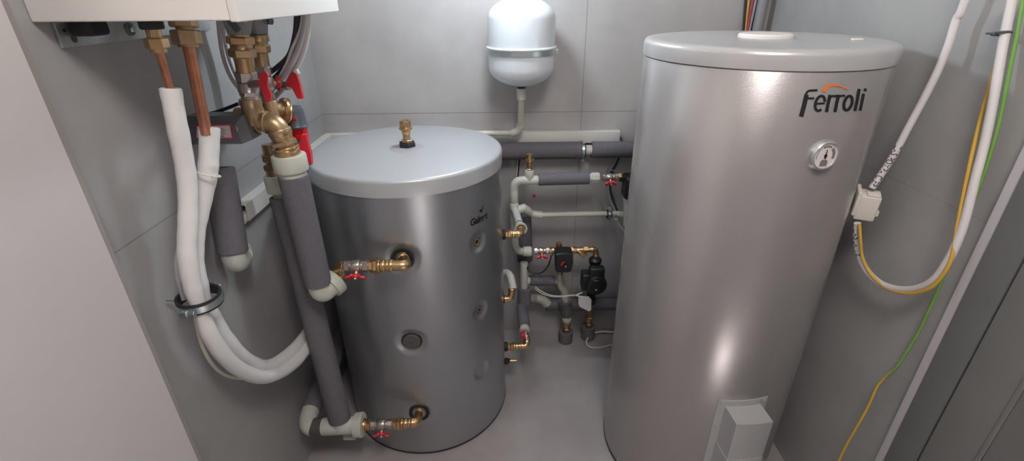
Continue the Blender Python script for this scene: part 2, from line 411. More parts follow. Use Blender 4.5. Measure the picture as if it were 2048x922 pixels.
# electrical cover near the bottom
def patch(a0, a1, z0, z1, off0, off1, n=16, r=R2, corner=0):
    """curved slab hugging the cylinder"""
    vs = []; fs = []
    for i in range(n + 1):
        a = a0 + (a1 - a0) * i / n
        vs += [surf(T2, r, a, z0, off0), surf(T2, r, a, z1, off0), surf(T2, r, a, z1, off1), surf(T2, r, a, z0, off1)]
    for i in range(n):
        o = i * 4
        for k in range(4): fs.append((o + k, o + (k + 1) % 4, o + 4 + (k + 1) % 4, o + 4 + k))
    fs += [(0, 1, 2, 3), (n * 4 + 3, n * 4 + 2, n * 4 + 1, n * 4)]
    return B().add(vs, fs)
A0, A1 = math.radians(-101.0), math.radians(-71.5)
ec = patch(A0, A1, .165, .437, .0, .0022).build('cover_plate', 'boiler_lid', t2)
def cover_box(z0, z1, w0, w1, offb, offf, n=14):
    """box whose front is a shallow arc; sides square to the cover's middle"""
    am = math.radians(-86.2); n_ = V((math.cos(am), math.sin(am), 0)); t_ = V((-n_.y, n_.x, 0)); ctr = V((T2.x, T2.y, 0))
    prof = []
    for i in range(n + 1):
        s = w0 + (w1 - w0) * i / n; prof.append((s, math.sqrt((R2 + offf) ** 2 - s * s)))
    back = [(s, math.sqrt((R2 + offb) ** 2 - s * s)) for s, _ in prof]
    ring = [ctr + t_ * s + n_ * q for s, q in prof] + [ctr + t_ * s + n_ * q for s, q in back[::-1]]
    return B().prism([p + V((0, 0, z0)) for p in ring], (0, 0, z1 - z0))
bxo = cover_box(.20, .418, -.047, .047, .001, .060).build('terminal_box', 'boiler_lid', t2)
cover_box(.175, .292, -.0485, .0485, .002, .0610).build('box_skirt', 'boiler_lid', bxo)
for a_, z_ in ((A0 + .025, .426), (A0 + .025, .345), (A0 + .025, .26), (A1 - .025, .426)):
    nn = V((math.cos(a_), math.sin(a_), 0)); B().lathe(surf(T2, R2, a_, z_, .001), nn, [(0, .0032), (.0022, .0030), (.003, .002), (.0015, 0)], 14).build('screw', 'zinc', ec)

# ------------------------------------------------------------------ fittings
def hexrun(bb, A, D, items):
    """items: (kind 'h','c','k', length, radius); returns end point"""
    A, D = V(A), V(D).normalized()
    for k, L, r in items:
        if k == 'h': bb.hexn(A, A + D * L, r, rot=.3)
        elif k == 'o': bb.hexn(A, A + D * L, r, rot=.2, seg=8)
        elif k == 'r': bb.cyl(A, A + D * L, r, 24, min(L, r) * .2)
        else: bb.cyl(A, A + D * L, r, 24)
        A = A + D * L
    return A
def ball_valve(A, Bp, r, hd, label, group='ball valves with red handles', hl=.045, spin=0):
    """nickel ball valve from A to B with a red butterfly handle on side hd"""
    A, Bp = V(A), V(Bp); D = (Bp - A).normalized(); L = (Bp - A).length; C = (A + Bp) / 2; hd = V(hd); hd = (hd - D * hd.dot(D)).normalized()
    o = thing('ball_valve', label, 'valve', C - V((0, 0, r)), group)
    bb = B(); hexrun(bb, A, D, [('o', L * .24, r), ('c', L * .05, r * .82), ('r', L * .36, r * 1.08), ('c', L * .05, r * .85), ('r', L * .06, r * .95), ('o', L * .24, r)])
    bb.build('valve_body', 'nickel', o)
    sp = C + hd * r * .95; B().cyl(sp, sp + hd * .010, r * .42, 16).build('valve_stem', 'brass2', o)
    w = D if spin == 0 else D.cross(hd)
    e = hd.cross(w); c = sp + hd * .011
    Mx = Matrix((w, e, hd)).transposed()
    h = B(); h.cyl(c - hd * .004, c + hd * .006, r * .55, 20, .002)
    for s_ in (-1, 1):
        pts = [c + w * (s_ * q) + hd * k for q, k in ((.002, .0), (hl * .22, -.001), (hl * .30, .004), (hl * .52, .005))]
        prof = [(-.0075, -.0024), (.0075, -.0024), (.0075, .0032), (-.0075, .0032)]
        vs = []
        for i, p in enumerate(pts):
            k_ = (.8, 1, 1.05, .8)[i]; vs += [p + e * x * k_ + hd * y for x, y in prof]
        fs = [(i * 4 + q, i * 4 + (q + 1) % 4, i * 4 + 4 + (q + 1) % 4, i * 4 + 4 + q) for i in range(3) for q in range(4)] + [(0, 1, 2, 3), (15, 14, 13, 12)]
        h.add(vs, fs)
    ho = h.build('handle', 'red', o)
    B().hexn(c + hd * .006, c + hd * .010, r * .3).build('handle_nut', 'zinc', ho)
    return o
def union(A, Bp, r, label, group='brass pipe unions'):
    A, Bp = V(A), V(Bp); D = (Bp - A).normalized(); L = (Bp - A).length
    o = thing('pipe_union', label, 'pipe fitting', lerp(A, Bp, .5) - V((0, 0, r)), group)
    b1 = B(); e = hexrun(b1, A, D, [('c', L * .04, r * .72), ('h', L * .22, r * .95)]); hexrun(b1, A + D * L * .58, D, [('r', L * .24, r * .86), ('c', L * .05, r * .72), ('r', L * .13, r * .84)])
    b1.build('union_tail', 'brass', o)
    b2 = B(); hexrun(b2, A + D * L * .26, D, [('h', L * .20, r * 1.18), ('r', L * .12, r * .98)]); b2.build('union_nut', 'brass', o)
    return o
def belbow(A, C, Bp, r, label, group='brass elbows', matn='brass'):
    A, C, Bp = V(A), V(C), V(Bp); d1 = (A - C).normalized(); d2 = (Bp - C).normalized()
    o = thing('brass_elbow', label, 'pipe fitting', C - V((0, 0, r)), group)
    bb = B(); k = r * 1.0
    p1 = C + d1 * k; p2 = C + d2 * k
    bb.tube(bend(p1, C, p2, 12), r * .92, 24)
    if (A - p1).dot(d1) > .001: bb.cyl(p1 - d1 * .001, A, r * .92, 24)
    if (Bp - p2).dot(d2) > .001: bb.cyl(p2 - d2 * .001, Bp, r * .92, 24)
    bb.build('elbow_body', matn, o)
    B().cyl(A - d1 * .010, A + d1 * .001, r * 1.08, 24, .0015).build('elbow_collar', matn, o)
    B().cyl(Bp - d2 * .010, Bp + d2 * .001, r * 1.08, 24, .0015).build('elbow_collar', matn, o)
    return o
def air_vent(base, rs, hs, label):
    o = thing('air_vent', label, 'valve', base, 'brass air vents')
    b1 = B(); b1.hexn(base, base + zz * .009 * hs, .0150 * rs); b1.cyl(base + zz * .009 * hs, base + zz * .026 * hs, .0095 * rs, 20)
    b1.build('vent_tail', 'brass2', o)
    b2 = B(); b2.lathe(base, zz, [(z * hs, r * rs) for z, r in ((.024, .0095), (.027, .0115), (.037, .0120), (.040, .0145), (.043, .0175), (.049, .0175), (.050, .0142), (.066, .0140), (.070, .0130), (.070, .0095), (.0685, .0095), (.0685, 0))], 30)
    vb = b2.build('vent_body', 'brass', o)
    q = base + zz * .058 * hs; dd = V((-.15, -1, 0)).normalized()
    B().lathe(q + dd * .0125 * rs, dd, [(0, .0062 * rs), (.003 * rs, .006 * rs), (.003 * rs, .0045 * rs)], 18).build('vent_rim', 'brass2', vb)
    B().lathe(q + dd * .0130 * rs, dd, [(0, .0044 * rs), (.0023 * rs, .0042 * rs)], 18).build('vent_outlet', 'rubber', vb)
    return o
def foam(parent, A, Bp, r=.0325, ri=.020, name='insulation'): return B().sleeve(A, Bp, r, ri).build(name, 'foam', parent)
def clamp(c, ax, R, wall, label, lug=V((0, 0, 1)), w=.012):
    ax = V(ax).normalized(); c = V(c)
    o = thing('pipe_clamp', label, 'clamp', c - V((0, 0, R)))
    B().lathe(c - ax * (w * .5 + .003), ax, [(0, R - .001), (0, R + .003), (w + .006, R + .003), (w + .006, R - .001), (0, R - .001)], 36, caps=False).build('rubber_lining', 'rubber', o)
    B().lathe(c - ax * w * .4, ax, [(0, R + .0025), (0, R + .0048), (w * .8, R + .0048), (w * .8, R + .0025), (0, R + .0025)], 36, caps=False).build('steel_band', 'zinc', o)
    for s_ in (-1, 1):
        q = c + V(lug) * s_ * (R + .010); e = V(wall).normalized()
        bb = B(); bb.box(q, (.012, .012, .012), None, .002); bb.hexn(q - e * .018, q - e * .006, .006); bb.cyl(q - e * .006, q + e * .012, .003, 12); bb.build('clamp_screw', 'zinc', o)
    B().cyl(c + V(wall).normalized() * (R + .004), c + V(wall), .004, 12).build('hanger_rod', 'zinc', o)
    return o

# ------------------------------------------------------------------ wall-hung unit at top left
BX = (-.661, -.381, .745, 1.20, 1.338, 2.0)
u = thing('wall_unit', 'white wall-hung heat pump unit above the brass fittings at top left', 'heating unit', ((BX[0] + BX[1]) / 2, (BX[2] + BX[3]) / 2, BX[4]))
B().mm((BX[0], BX[2], BX[4]), (BX[1] - .004, BX[3], BX[5]), .002).build('casing', 'white', u)
B().mm((BX[1] - .0035, BX[2] - .001, BX[4] - .002), (BX[1] + .010, BX[3] + .001, BX[5]), .002).build('front_panel', 'white', u)
# mounting bracket on the wall below
bk = thing('wall_bracket', 'galvanised steel bracket screwed to the left wall under the white unit', 'bracket', (-.655, .95, 1.30))
bb = B(); bb.mm((-.661, .775, 1.301), (-.656, 1.18, 1.336), .0008); plate = bb.build('bracket_plate', 'zinc', bk)
for y, z, r in ((.800, 1.312, .0055), (.788, 1.325, .0025)):
    B().cyl((-.6562, y, z), (-.6552, y, z), r, 20).build('bracket_hole', mat('rust_hole', (.16, .10, .08), .8) if r > .004 else 'rubber', plate)
wy = at(264, 58, X=-.652)
B().cyl((-.656, wy.y, wy.z), (-.654, wy.y, wy.z), .011, 24).build('washer', 'greyp', bk)
B().hexn((-.654, wy.y, wy.z), (-.648, wy.y, wy.z), .0062).build('bolt', 'zinc', bk)
gp = at(173, 50, X=-.635)
B().box((gp.x, gp.y + .004, 1.3265), (.036, .038, .022), None, .006).build('drain_cap', 'rubber', u)
# refrigerant fittings and copper pipes
def vline(u1, v1, Yp, z): p = at(u1, v1, Y=Yp); return V((p.x, p.y, z))
cA = at(316, 110, X=-.545); cA2 = at(348, 190, X=-.545)
for nm, (tx_, ty_), (ex, ey), Yp, r, lab in (('A', (300, 47), (347, 200), None, .0062, 'thin copper pipe with small brass flare nut, leftmost of the two'), ('B', (365, 42), (414, 270), None, .0098, 'thicker copper pipe with large brass nuts, right of the thin one')):
    X0 = -.548
    top = at(tx_ + (2 if nm == 'A' else 2), ty_, X=X0); bot = at(ex, ey, X=X0)
    top.z = 1.337
    o = thing('copper_pipe', lab, 'pipe', bot)
    D = (bot - top).normalized(); L = (bot - top).length
    if nm == 'A':
        B().cyl(top, top + D * .014, .017, 24, .003).build('rubber_collar', 'rubber', o)
        bb = B(); hexrun(bb, top + D * .013, D, [('c', .012, .0105), ('h', .003, .0125)]); hexrun(bb, top + D * .026, D, [('h', .016, .0168), ('c', .006, .012)]); bb.build('flare_nut', 'brass', o)
        B().cyl(top + D * .046, bot, r, 20).build('pipe', 'copper', o)
    else:
        bb = B(); bb.hexn(top + D * .002, top + D * .016, .0225, .3); bb.cyl(top + D * .014, top + D * .024, .0135, 20); bb.build('adapter_nut', 'brass2', o)
        bb = B(); bb.hexn(top + D * .020, top + D * .044, .0235, .2); bb.cyl(top + D * .044, top + D * .048, .0165, 20); bb.build('flare_nut', 'brass2', o)
        B().cyl(top + D * .046, bot, r, 20).build('pipe', 'copper', o)

# white insulated refrigerant lines
WX = -.575
lineA = [at(341, 178, X=-.548), at(352, 240, X=-.552), at(366, 310, X=-.56), at(375, 370, X=-.565), at(376, 440, X=-.57), at(374, 500, X=-.575), at(382, 560, X=-.578), at(398, 615, X=-.58), at(428, 683, X=-.58), at(474, 735, X=-.58), at(530, 754, X=-.575), at(580, 732, X=-.57), at(615, 694, X=-.57), at(640, 645, X=-.57)]
lineB = [at(419, 255, X=-.548), at(418, 310, X=-.555), at(413, 360, X=-.565), at(399, 420, X=-.582), at(389, 475, X=-.592), at(389, 530, X=-.596), at(401, 583, X=-.597), at(422, 630, X=-.598), at(448, 674, X=-.598), at(485, 715, X=-.598), at(530, 734, X=-.595), at(574, 712, X=-.59), at(611, 672, X=-.59), at(640, 625, X=-.59)]
for nm, pts, r, lab, hr in (('A', lineA, .0158, 'white foam refrigerant line over the thin copper pipe, outer of the two', .0075), ('B', lineB, .0172, 'white foam refrigerant line over the thick copper pipe, inner of the two', .011)):
    sp = spline(pts, 14)
    o = thing('refrigerant_line', lab, 'pipe insulation', pts[9], 'white foam refrigerant lines')
    ph = random.random() * 6; ph_a = nm == 'A'
    B().tube(sp, r, 28, rf=lambda t, ph=ph: 1 - .20 * math.exp(-((t - (.535 if ph_a else .50)) / .035) ** 2) + .02 * math.sin(t * 60 + ph) + .015 * math.sin(t * 131)).build('foam_sleeve', 'wfoam', o, sharp=60)
    d0 = (sp[0] - sp[1]).normalized()
    B().lathe(sp[0] - d0 * .0005, d0, [(0, r * .96), (.002, r * .92), (.002, hr), (-.0, hr)], 28, caps=False).build('sleeve_rim', 'wfoam', o)
    B().cyl(sp[0] + d0 * .0, sp[0] + d0 * .0008, hr + .0018, 20).build('sleeve_bore', 'rubber', o)
# cable tie around sleeve, clamp at the wall
p = at(418, 349, X=-.551); tb = B(); tb.torus(p, (lineB[3] - lineB[1]).normalized(), .0185, .0016, 30, 8); tb.box(p + V((.014, -.010, .0)), (.006, .006, .006), None, .001)
tag(tb.build('cable_tie', 'cream'), 'cream cable tie around the inner white foam line', 'cable tie')
spA, spB = spline(lineA, 14), spline(lineB, 14)
ia = min(range(len(spA)), key=lambda i: (spA[i] - at(397, 608, X=-.58)).length); na = (spA[ia + 2] - spA[ia - 2]).normalized()
pb_ = min(spB, key=lambda q: abs((q - spA[ia]).dot(na)) + .2 * (q - spA[ia]).length); pc_ = (spA[ia] + pb_) / 2; rc_ = (spA[ia] - pb_).length / 2 + .0140; dirc = na
clamp(pc_, dirc, rc_, V((-.062, 0, 0)), 'steel pipe clamp with black rubber lining around both white foam lines', lug=(at(433, 580, X=-.598) - at(387, 628, X=-.598)).normalized(), w=.016)
# thin cables running with the lines
tg = B().tube(spline([at(366, 470, X=-.61), at(355, 510, X=-.62), at(355, 550, X=-.62), at(368, 600, X=-.615)], 10), .0045, 10)
tag(tg.build('signal_cable', 'cgrey'), 'lilac grey cable bulging out left of the white foam lines', 'cable')
tg = B().tube(spline([at(386, 600, X=-.62), at(393, 650, X=-.62), at(408, 700, X=-.62), at(430, 735, X=-.62), at(458, 753, X=-.62), at(486, 757, X=-.615)], 10), .0036, 10)
tag(tg.build('signal_cable', 'cream'), 'thin cream cable hanging in a loop below the wall clamp', 'cable')

# ------------------------------------------------------------------ left plumbing
def wpipe(name, lab, loc): return thing(name, lab, 'pipe', loc)
# short insulated stub ending in an elbow into the left wall
a_ = at(437, 335, X=-.612); b_ = at(466, 505, X=-.608)
o = wpipe('insulated_pipe', 'short grey insulated pipe ending in a pale elbow turned into left wall', b_)
foam(o, a_, b_, .0315, .018)
e1 = b_ + (b_ - a_).normalized() * .022
B().tube([b_ - (b_ - a_).normalized() * .02] + bend(b_, e1 + V((0, .0, -.012)), e1 + V((-.006, .034, -.004)), 10), .0255, 28, rf=lambda t: 1).build('elbow', 'ppr', o)
q = e1 + V((-.006, .034, -.004)); B().cyl(q - V((-.001, .002, 0)) , q + V((-.016, .028, 0)), .0275, 28, .003).build('elbow_collar', 'ppr', o)

# front riser: pipe one
P1t, P1b = at(586, 350, Y=1.03), at(636, 566, Y=1.03)
d = (P1b - P1t).normalized()
o = wpipe('insulated_pipe', 'thick grey insulated riser between brass elbow above and upper tank valve', P1b)
foam(o, P1t, P1b, .0325, .020)
B().cyl(P1t - d * .012, P1t + d * .01, .0235, 28, .002).build('pipe_end', 'ppr', o)
top = P1t - d * .010
B().cyl(top - d * .038, top, .0365, 36, .004).build('union_collar', 'ppr', o)
col1 = top - d * .038
B().cyl(col1 + d*.036, col1 + d * .052, .0295, 32, .002).build('collar_neck', 'ppr', o)
eb = at(641, 590, Y=1.025); q2 = at(671, 561, Y=1.065)
B().tube([P1b - d * .01] + bend(P1b, eb + d * .008, lerp(eb, q2, .55), 12), .0262, 28).build('elbow', 'ppr', o)
dd = (q2 - eb).normalized()
B().lathe(q2 - dd * .026, dd, [(0, .027), (.004, .0275), (.006, .0355), (.026, .0365), (.030, .0345), (.031, .026), (.027, .022), (.027, 0)], 36).build('union_collar', 'ppr', o)
# brass run into the upper tank port
YR = 1.058
c0, c1, c2, c3, c4 = at(688, 534, Y=YR), at(690, 532, Y=YR), at(738, 532, Y=YR), at(778, 531, Y=YR), at(806, 531, Y=YR)
pn = surf(T1, R1, math.radians(dg[0][0]), dg[0][1])
belbow(q2 + dd * .010 + V((.003, 0, .004)), at(674, 535, Y=YR + .004), c1, .0135, 'brass elbow joining upper pale collar to the upper valve')
ball_valve(c1, c2, .0158, V((.05, -.75, -.66)), 'ball valve with red butterfly handle at the upper tank port', hl=.046)
union(c2, c3, .0185, 'brass pipe union just right of the upper red-handled valve')
belbow(c3, at(813, 531, Y=YR), pn + V((0, .006, 0)), .0150, 'brass elbow entering the upper black port of buffer tank')

# brass above collar one: nuts, elbow, tee to three-way valve
ob1 = at(553, 246, Y=1.03)
upd = (ob1 - col1).normalized()
upe = thing('brass_union_elbow', 'large brass elbow standing in the top pale collar', 'pipe fitting', col1)
bb = B(); bb.cyl(col1 - d * .0 + d * .004, col1 + upd * .010, .0270, 32, .001); bb.cyl(col1 + upd * .008, col1 + upd * .018, .0275, 32, .002); bb.build('thread_base', 'brass', upe)
bb = B(); bb.cyl(col1 + upd * .017, col1 + upd * .022, .021, 24); bb.hexn(col1 + upd * .021, col1 + upd * .033, .0285, .35); bb.cyl(col1 + upd * .032, col1 + upd * .040, .0205, 24); bb.build('hex_nut', 'brass2', upe)
bb = B(); bb.cyl(col1 + upd * .038, col1 + upd * .044, .0225, 28); bb.cyl(col1 + upd * .043, col1 + upd * .058, .0245, 28, .003); bb.build('elbow_ring', 'brass2', upe)
hl_ = at(513, 243, Y=1.03)
bb = B(); bb.tube([col1 + upd * .055, ob1 - upd * .020] + bend(ob1 - upd * .019, ob1, ob1 + (hl_ - ob1).normalized() * .020, 12)[1:] , .0212, 28)
bb.build('elbow_body', 'brass2', upe)
bb = B(); hd_ = (hl_ - ob1).normalized(); bb.cyl(ob1 + hd_ * .018, ob1 + hd_ * .024, .0240, 28, .002); bb.cyl(ob1 + hd_ * .024, ob1 + hd_ * .034, .0200, 28); bb.cyl(ob1 + hd_ * .034, ob1 + hd_ * .038, .0240, 28, .0015); bb.cyl(ob1 + hd_ * .038, ob1 + hd_ * .050, .0205, 28)
bb.cyl(ob1 + hd_ * .049, ob1 + hd_ * .053, .0235, 28, .0015)
bb.build('thread_rings', 'brass2', upe)
# three way valve body
vc = at(508, 232, Y=1.03)
tv = thing('three_way_valve', 'worn brass three-way valve beside the grey actuator box', 'valve', vc - V((0, 0, .03)))
vt = at(502, 200, Y=1.03)
bb = B(); bb.lathe(vc - zz * .020, zz, [(0, .016), (.004, .022), (.030, .0225), (.040, .020), (.046, .0215), (.056, .0215)], 28)
bb.cyl(vc, ob1 + hd_ * .052, .0215, 28); bb.cyl(vc + V((-.035, 0, 0)), vc, .018, 24); bb.build('valve_body', 'brass2', tv)
# actuator
ac = at(442, 252, Y=1.015)
act = thing('valve_actuator', 'slate grey actuator box with red-edged label left of brass valve', 'actuator', ac - V((0, 0, .035)))
w_, h_, dp = .128, .066, .05
x0, x1 = at(380, 250, Y=1.0).x, at(494, 250, Y=1.0).x
zt, zb = at(450, 227, Y=1.02).z, at(450, 287, Y=.99).z
ys = .985
bb = B()
pts = [(x0, zt), (x1 - .004, zt), (x1 + .006, zb + .006), (x1 - .004, zb), (x0, zb)]
front = [V((x0, ys, zb)), V((x1 - .012, ys, zb)), V((x1 - .018, ys, zt - .016)), V((x0, ys, zt - .016))]
mid = [V((x0, ys + .012, zb - .001)), V((x1 + .007, ys + .012, zb + .006)), V((x1 - .004, ys + .012, zt)), V((x0, ys + .012, zt))]
bck = [p_ + V((0, .04, 0)) for p_ in mid]
bb.add(front + mid + bck, [(0, 1, 2, 3), (0, 1, 5, 4), (1, 2, 6, 5), (2, 3, 7, 6), (3, 0, 4, 7), (4, 5, 9, 8), (5, 6, 10, 9), (6, 7, 11, 10), (7, 4, 8, 11), (8, 9, 10, 11)])
ca = bb.build('actuator_case', 'greyp', act, sharp=20)
yl = ys - .0008
L0, L1, L2, L3 = at(391, 278, Y=yl), at(467, 278, Y=yl), at(461, 248, Y=yl), at(391, 250, Y=yl)
lb_ = B().add([L0, L1, L2, L3] + [p_ + V((0, .0006, 0)) for p_ in (L0, L1, L2, L3)], [(0, 1, 2, 3), (4, 5, 6, 7), (0, 1, 5, 4), (1, 2, 6, 5), (2, 3, 7, 6), (3, 0, 4, 7)]).build('label_border', 'lred', ca)
c_ = (L0 + L1 + L2 + L3) / 4
q_ = [c_ + V(((p_ - c_).x * .93, -.0004, (p_ - c_).z * .80)) for p_ in (L0, L1, L2, L3)]
lp = B().add(q_, [(0, 1, 2, 3)]).build('label_paper', 'paper', ca)
tl = B()
for k in range(7):
    t = .22 + k * .09; a = lerp(lerp(q_[0], q_[3], t), lerp(q_[1], q_[2], t), .5); b__ = lerp(lerp(q_[0], q_[3], t), lerp(q_[1], q_[2], t), .78 + .12 * ((k * 37) % 10) / 10)
    a = a + V((0, -.0003, 0)); b__ = b__ + V((0, -.0003, 0)); tl.add([a, b__, b__ + zz * .0007, a + zz * .0007], [(0, 1, 2, 3)])
a = lerp(q_[0], q_[1], .62) + V((0, -.0003, .002)); b__ = lerp(q_[0], q_[1], .8) + V((0, -.0003, .002)); tl.add([a, b__, b__ + zz * .0015, a + zz * .0015], [(0, 1, 2, 3)])
tl.build('label_print', 'ink', ca)
mk = at(474, 258, Y=yl)
B().box(mk + V((0, .0, 0)), (.0012, .0006, .010)).build('case_marking', 'paper', ca)
B().tube(spline([at(478, 207, Y=1.045), at(450, 218, Y=1.05), at(425, 226, Y=1.05), at(405, 229, Y=1.045), at(398, 232, Y=1.04)], 10), .0038, 12).build('cable', 'cblack', act)
B().tube(spline([at(398, 262, Y=1.03), at(360, 252, Y=1.04), at(325, 250, Y=1.02), at(311, 245, Y=1.0), at(330, 243, Y=1.02), at(372, 247, Y=1.04)], 10), .0022, 10).build('spare_wire', 'cream', act)
bst = B(); bst.cyl(at(387, 276, Y=1.04), at(387, 305, Y=1.04), .013, 20); bst.hexn(at(387, 282, Y=1.04), at(387, 292, Y=1.04), .0165); bst.build('lower_tail', 'brass2', tv)

# feed one: from unit down to the valve
def feed(u1, v1, u2, v2, Yp, items, lab, big=1):
    A = at(u1, v1, Y=Yp); E = at(u2, v2, Y=Yp); D = (E - A).normalized()
    return A, E, D
A = at(475, 40, Y=1.03); A.z = 1.337; E = at(501, 203, Y=1.03); D = (E - A).normalized()
def row(v, A=A, D=D, Yp=1.03): return (A.z - at(490, v, Y=Yp).z) / -D.z
def piece(bb, kind, v0, v1, r, A, D, rw, rot=.3):
    p, q = A + D * rw(v0), A + D * rw(v1)
    if kind == 'h': bb.hexn(p, q, r, rot)
    elif kind == 'r': bb.cyl(p, q, r, 28, .002)
    else: bb.cyl(p, q, r, 28)
o = thing('shutoff_fitting', 'grey shutoff fitting with slanted blade over the left brass stack', 'pipe fitting', A, 'grey shutoff fittings')
B().lathe(A, D, [(0, .030), (.012, .0265), (row(67), .0205), (row(68), .019)], 28).build('fitting_body', 'fitting', o)
fb = A + D * row(47); B().box(fb + V((.004, -.026, -.000)), (.013, .008, .030), Matrix.Rotation(-.55, 3, 'Y'), .003).build('blade', 'slate', o)
B().cyl(fb + V((.016, -.014, .008)), fb + V((.028, -.022, .008)), .006, 16, .001).build('screw', 'zinc', o)
o = thing('brass_stack', 'brass union with two hex nuts, left and front of the pair', 'pipe fitting', A + D * .1, 'brass stacks under the white unit')
bb = B(); piece(bb, 'c', 67, 72, .0175, A, D, row); piece(bb, 'h', 72, 89, .0258, A, D, row, .5); bb.build('upper_nut', 'brass', o)
bb = B(); piece(bb, 'r', 88, 98, .0205, A, D, row); piece(bb, 'h', 97, 115, .0255, A, D, row); bb.build('lower_nut', 'brass2', o)
bb = B(); piece(bb, 'c', 114, 144, .0176, A, D, row); bb.build('nipple', 'brass', o)
o = thing('ball_valve', 'upright nickel ball valve under left brass stack with stepped red lever', 'valve', A + D * row(170), 'ball valves with red handles')
bb = B(); piece(bb, 'h', 143, 164, .0205, A, D, row); piece(bb, 'r', 164, 184, .0205, A, D, row); piece(bb, 'h', 183, 192, .0185, A, D, row); piece(bb, 'r', 191, 204, .0170, A, D, row); bb.build('valve_body', 'nickel', o)
vm_ = A + D * row(168); B().cyl(vm_ + V((.010, -.010, 0)), at(523, 166, Y=1.0), .0085, 18).build('valve_stem', 'nickel', o)
B().prism([at(x, y, Y=.992) for x, y in ((519, 146), (531, 143), (535, 150), (534, 168), (537, 178), (542, 190), (541, 202), (530, 202), (525, 186), (521, 178), (515, 168), (519, 158))], (0, .006, 0)).build('lever', 'red', o)
A = at(513, 38, Y=1.12); A.z = 1.337; E = at(536, 215, Y=1.12); D = (E - A).normalized()
def row2(v, A=A, D=D): return row(v, A, D, 1.12)
o = thing('shutoff_fitting', 'grey shutoff fitting with side screw over the right brass stack', 'pipe fitting', A, 'grey shutoff fittings')
B().lathe(A, D, [(0, .026), (.012, .0235), (row2(67), .0195), (row2(68), .018)], 28).build('fitting_body', 'fitting', o)
fb = A + D * row2(42); bb = B(); bb.cyl(fb, fb + V((.030, -.008, 0)), .007, 16); bb.build('side_port', 'fitting', o)
B().hexn(fb + V((.029, -.008, 0)), fb + V((.037, -.010, 0)), .0078).build('screw', 'slate', o)
o = thing('brass_stack', 'brass union with hex nut behind and right of the front one', 'pipe fitting', A + D * .1, 'brass stacks under the white unit')
bb = B(); piece(bb, 'r', 68, 82, .0212, A, D, row2); bb.build('upper_ring', 'brass2', o)
bb = B(); piece(bb, 'c', 81, 89, .0180, A, D, row2); piece(bb, 'h', 88, 105, .0212, A, D, row2); bb.build('hex_nut', 'brass2', o)
bb = B(); piece(bb, 'c', 104, 134, .0152, A, D, row2); bb.build('nipple', 'brass2', o)
ball_valve(A + D * row2(132), A + D * row2(205), .0178, V((.6, .8, 0)), 'ball valve behind the stepped red lever on the rear feed', hl=.03)
# tee and knurled ring below the rear feed, with the magnetic filter
tc_ = at(540, 218, Y=1.10); kr = at(567, 222, Y=1.12)
o = thing('brass_tee', 'brass tee with large knurled ring left of the black filter cap', 'pipe fitting', tc_ - V((0, 0, .03)))
bb = B(); bb.cyl(tc_ + V((0, 0, .018)), tc_ - V((-.012, 0, .085)), .0185, 28, .002); bb.tube([tc_, lerp(tc_, kr, .6), kr + V((.012, .006, 0))], .0185, 24); bb.build('tee_body', 'brass2', o)
kd = (kr - tc_).normalized(); kb = B(); kb.lathe(kr - kd * .006, kd, [(0, .027), (.003, .030), (.008, .030), (.011, .027)], 40); kb.torus(kr + kd * .006, kd, .027, .003, 40, 8); kb.build('knurled_ring', 'brass', o)
fc = at(590, 236, Y=1.155)
o = thing('magnetic_filter', 'slate capped magnetic filter with bright red ring by the brass tee', 'filter', fc - V((0, 0, .09)))
B().lathe(fc - V((0, 0, .035)), zz, [(.013, .026), (.017, .0275), (.021, .0245), (.052, .0225), (.062, .018), (.064, .010)], 36).build('filter_cap', 'slate', o)
B().box(fc + V((-.014, -.004, .032)), (.030, .016, .012), Matrix.Rotation(.5, 3, 'Y'), .003).build('cap_lever', 'black', o)
B().box(fc + V((.003, -.0232, .004)), (.018, .003, .008), None, .0014).build('cap_mark', 'red', o)
B().lathe(fc - V((0, 0, .047)), zz, [(0, .020), (.002, .0235), (.008, .024), (.010, .022), (.018, .0235), (.024, .024), (.026, .022)], 36).build('red_ring', 'redcol', o)
B().lathe(fc - V((-.002, 0, .115)), zz, [(0, .018), (.069, .019)], 28).build('filter_body', 'slate', o)
# the two free red handles (isolating valves of the filter)
def wing(c, L_, lab, tilt=0, W=.012, flip=1):
    o = thing('isolating_valve', lab, 'valve', c - V((0, 0, L_ / 2)), 'isolating valves with red levers')
    # stepped lever: hub wedge at upper left and a blade hanging down
    pr = [(-.022, -.004), (-.002, .030), (.006, .034), (.014, .028), (.018, .0), (.019, -.040), (.004, -.040), (-.006, -.010), (-.016, -.007)]
    R = Matrix.Rotation(tilt, 3, 'Y'); k = L_ / .074
    B().prism([c + R @ V((x * k * flip, -.005, z * k)) for x, z in pr], (0, .010, 0)).build('lever', 'red', o)
    return o
wa = at(588, 168, Y=1.15)
o = wing(wa, .060, 'isolating valve with small red lever beside the cable bundle, above the black filter', 0, flip=1)
B().cyl(at(595, 149, Y=1.152), at(590, 139, Y=1.152), .007, 16, .001).build('handle_screw', 'cream', o)
bb = B(); q = at(575, 172, Y=1.16); bb.cyl(q + V((.004, .0, .0)), q + V((-.03, .01, -.0)), .010, 18); bb.build('stem', 'nickel', o)
wb = at(604, 299, Y=1.09)
o = thing('isolating_valve', 'isolating valve with long red lever beside the top pale collar', 'valve', wb - V((0, 0, .04)), 'isolating valves with red levers')
pr = [(591, 318), (596, 300), (602, 270), (612, 270), (616, 290), (621, 308), (623, 328), (609, 330), (606, 318)]
B().prism([at(x, y, Y=1.085) for x, y in pr], (0, .012, 0)).build('lever', 'red', o)
B().cyl(at(596, 302, Y=1.10), at(585, 302, Y=1.105), .012, 18).build('stem', 'nickel', o)
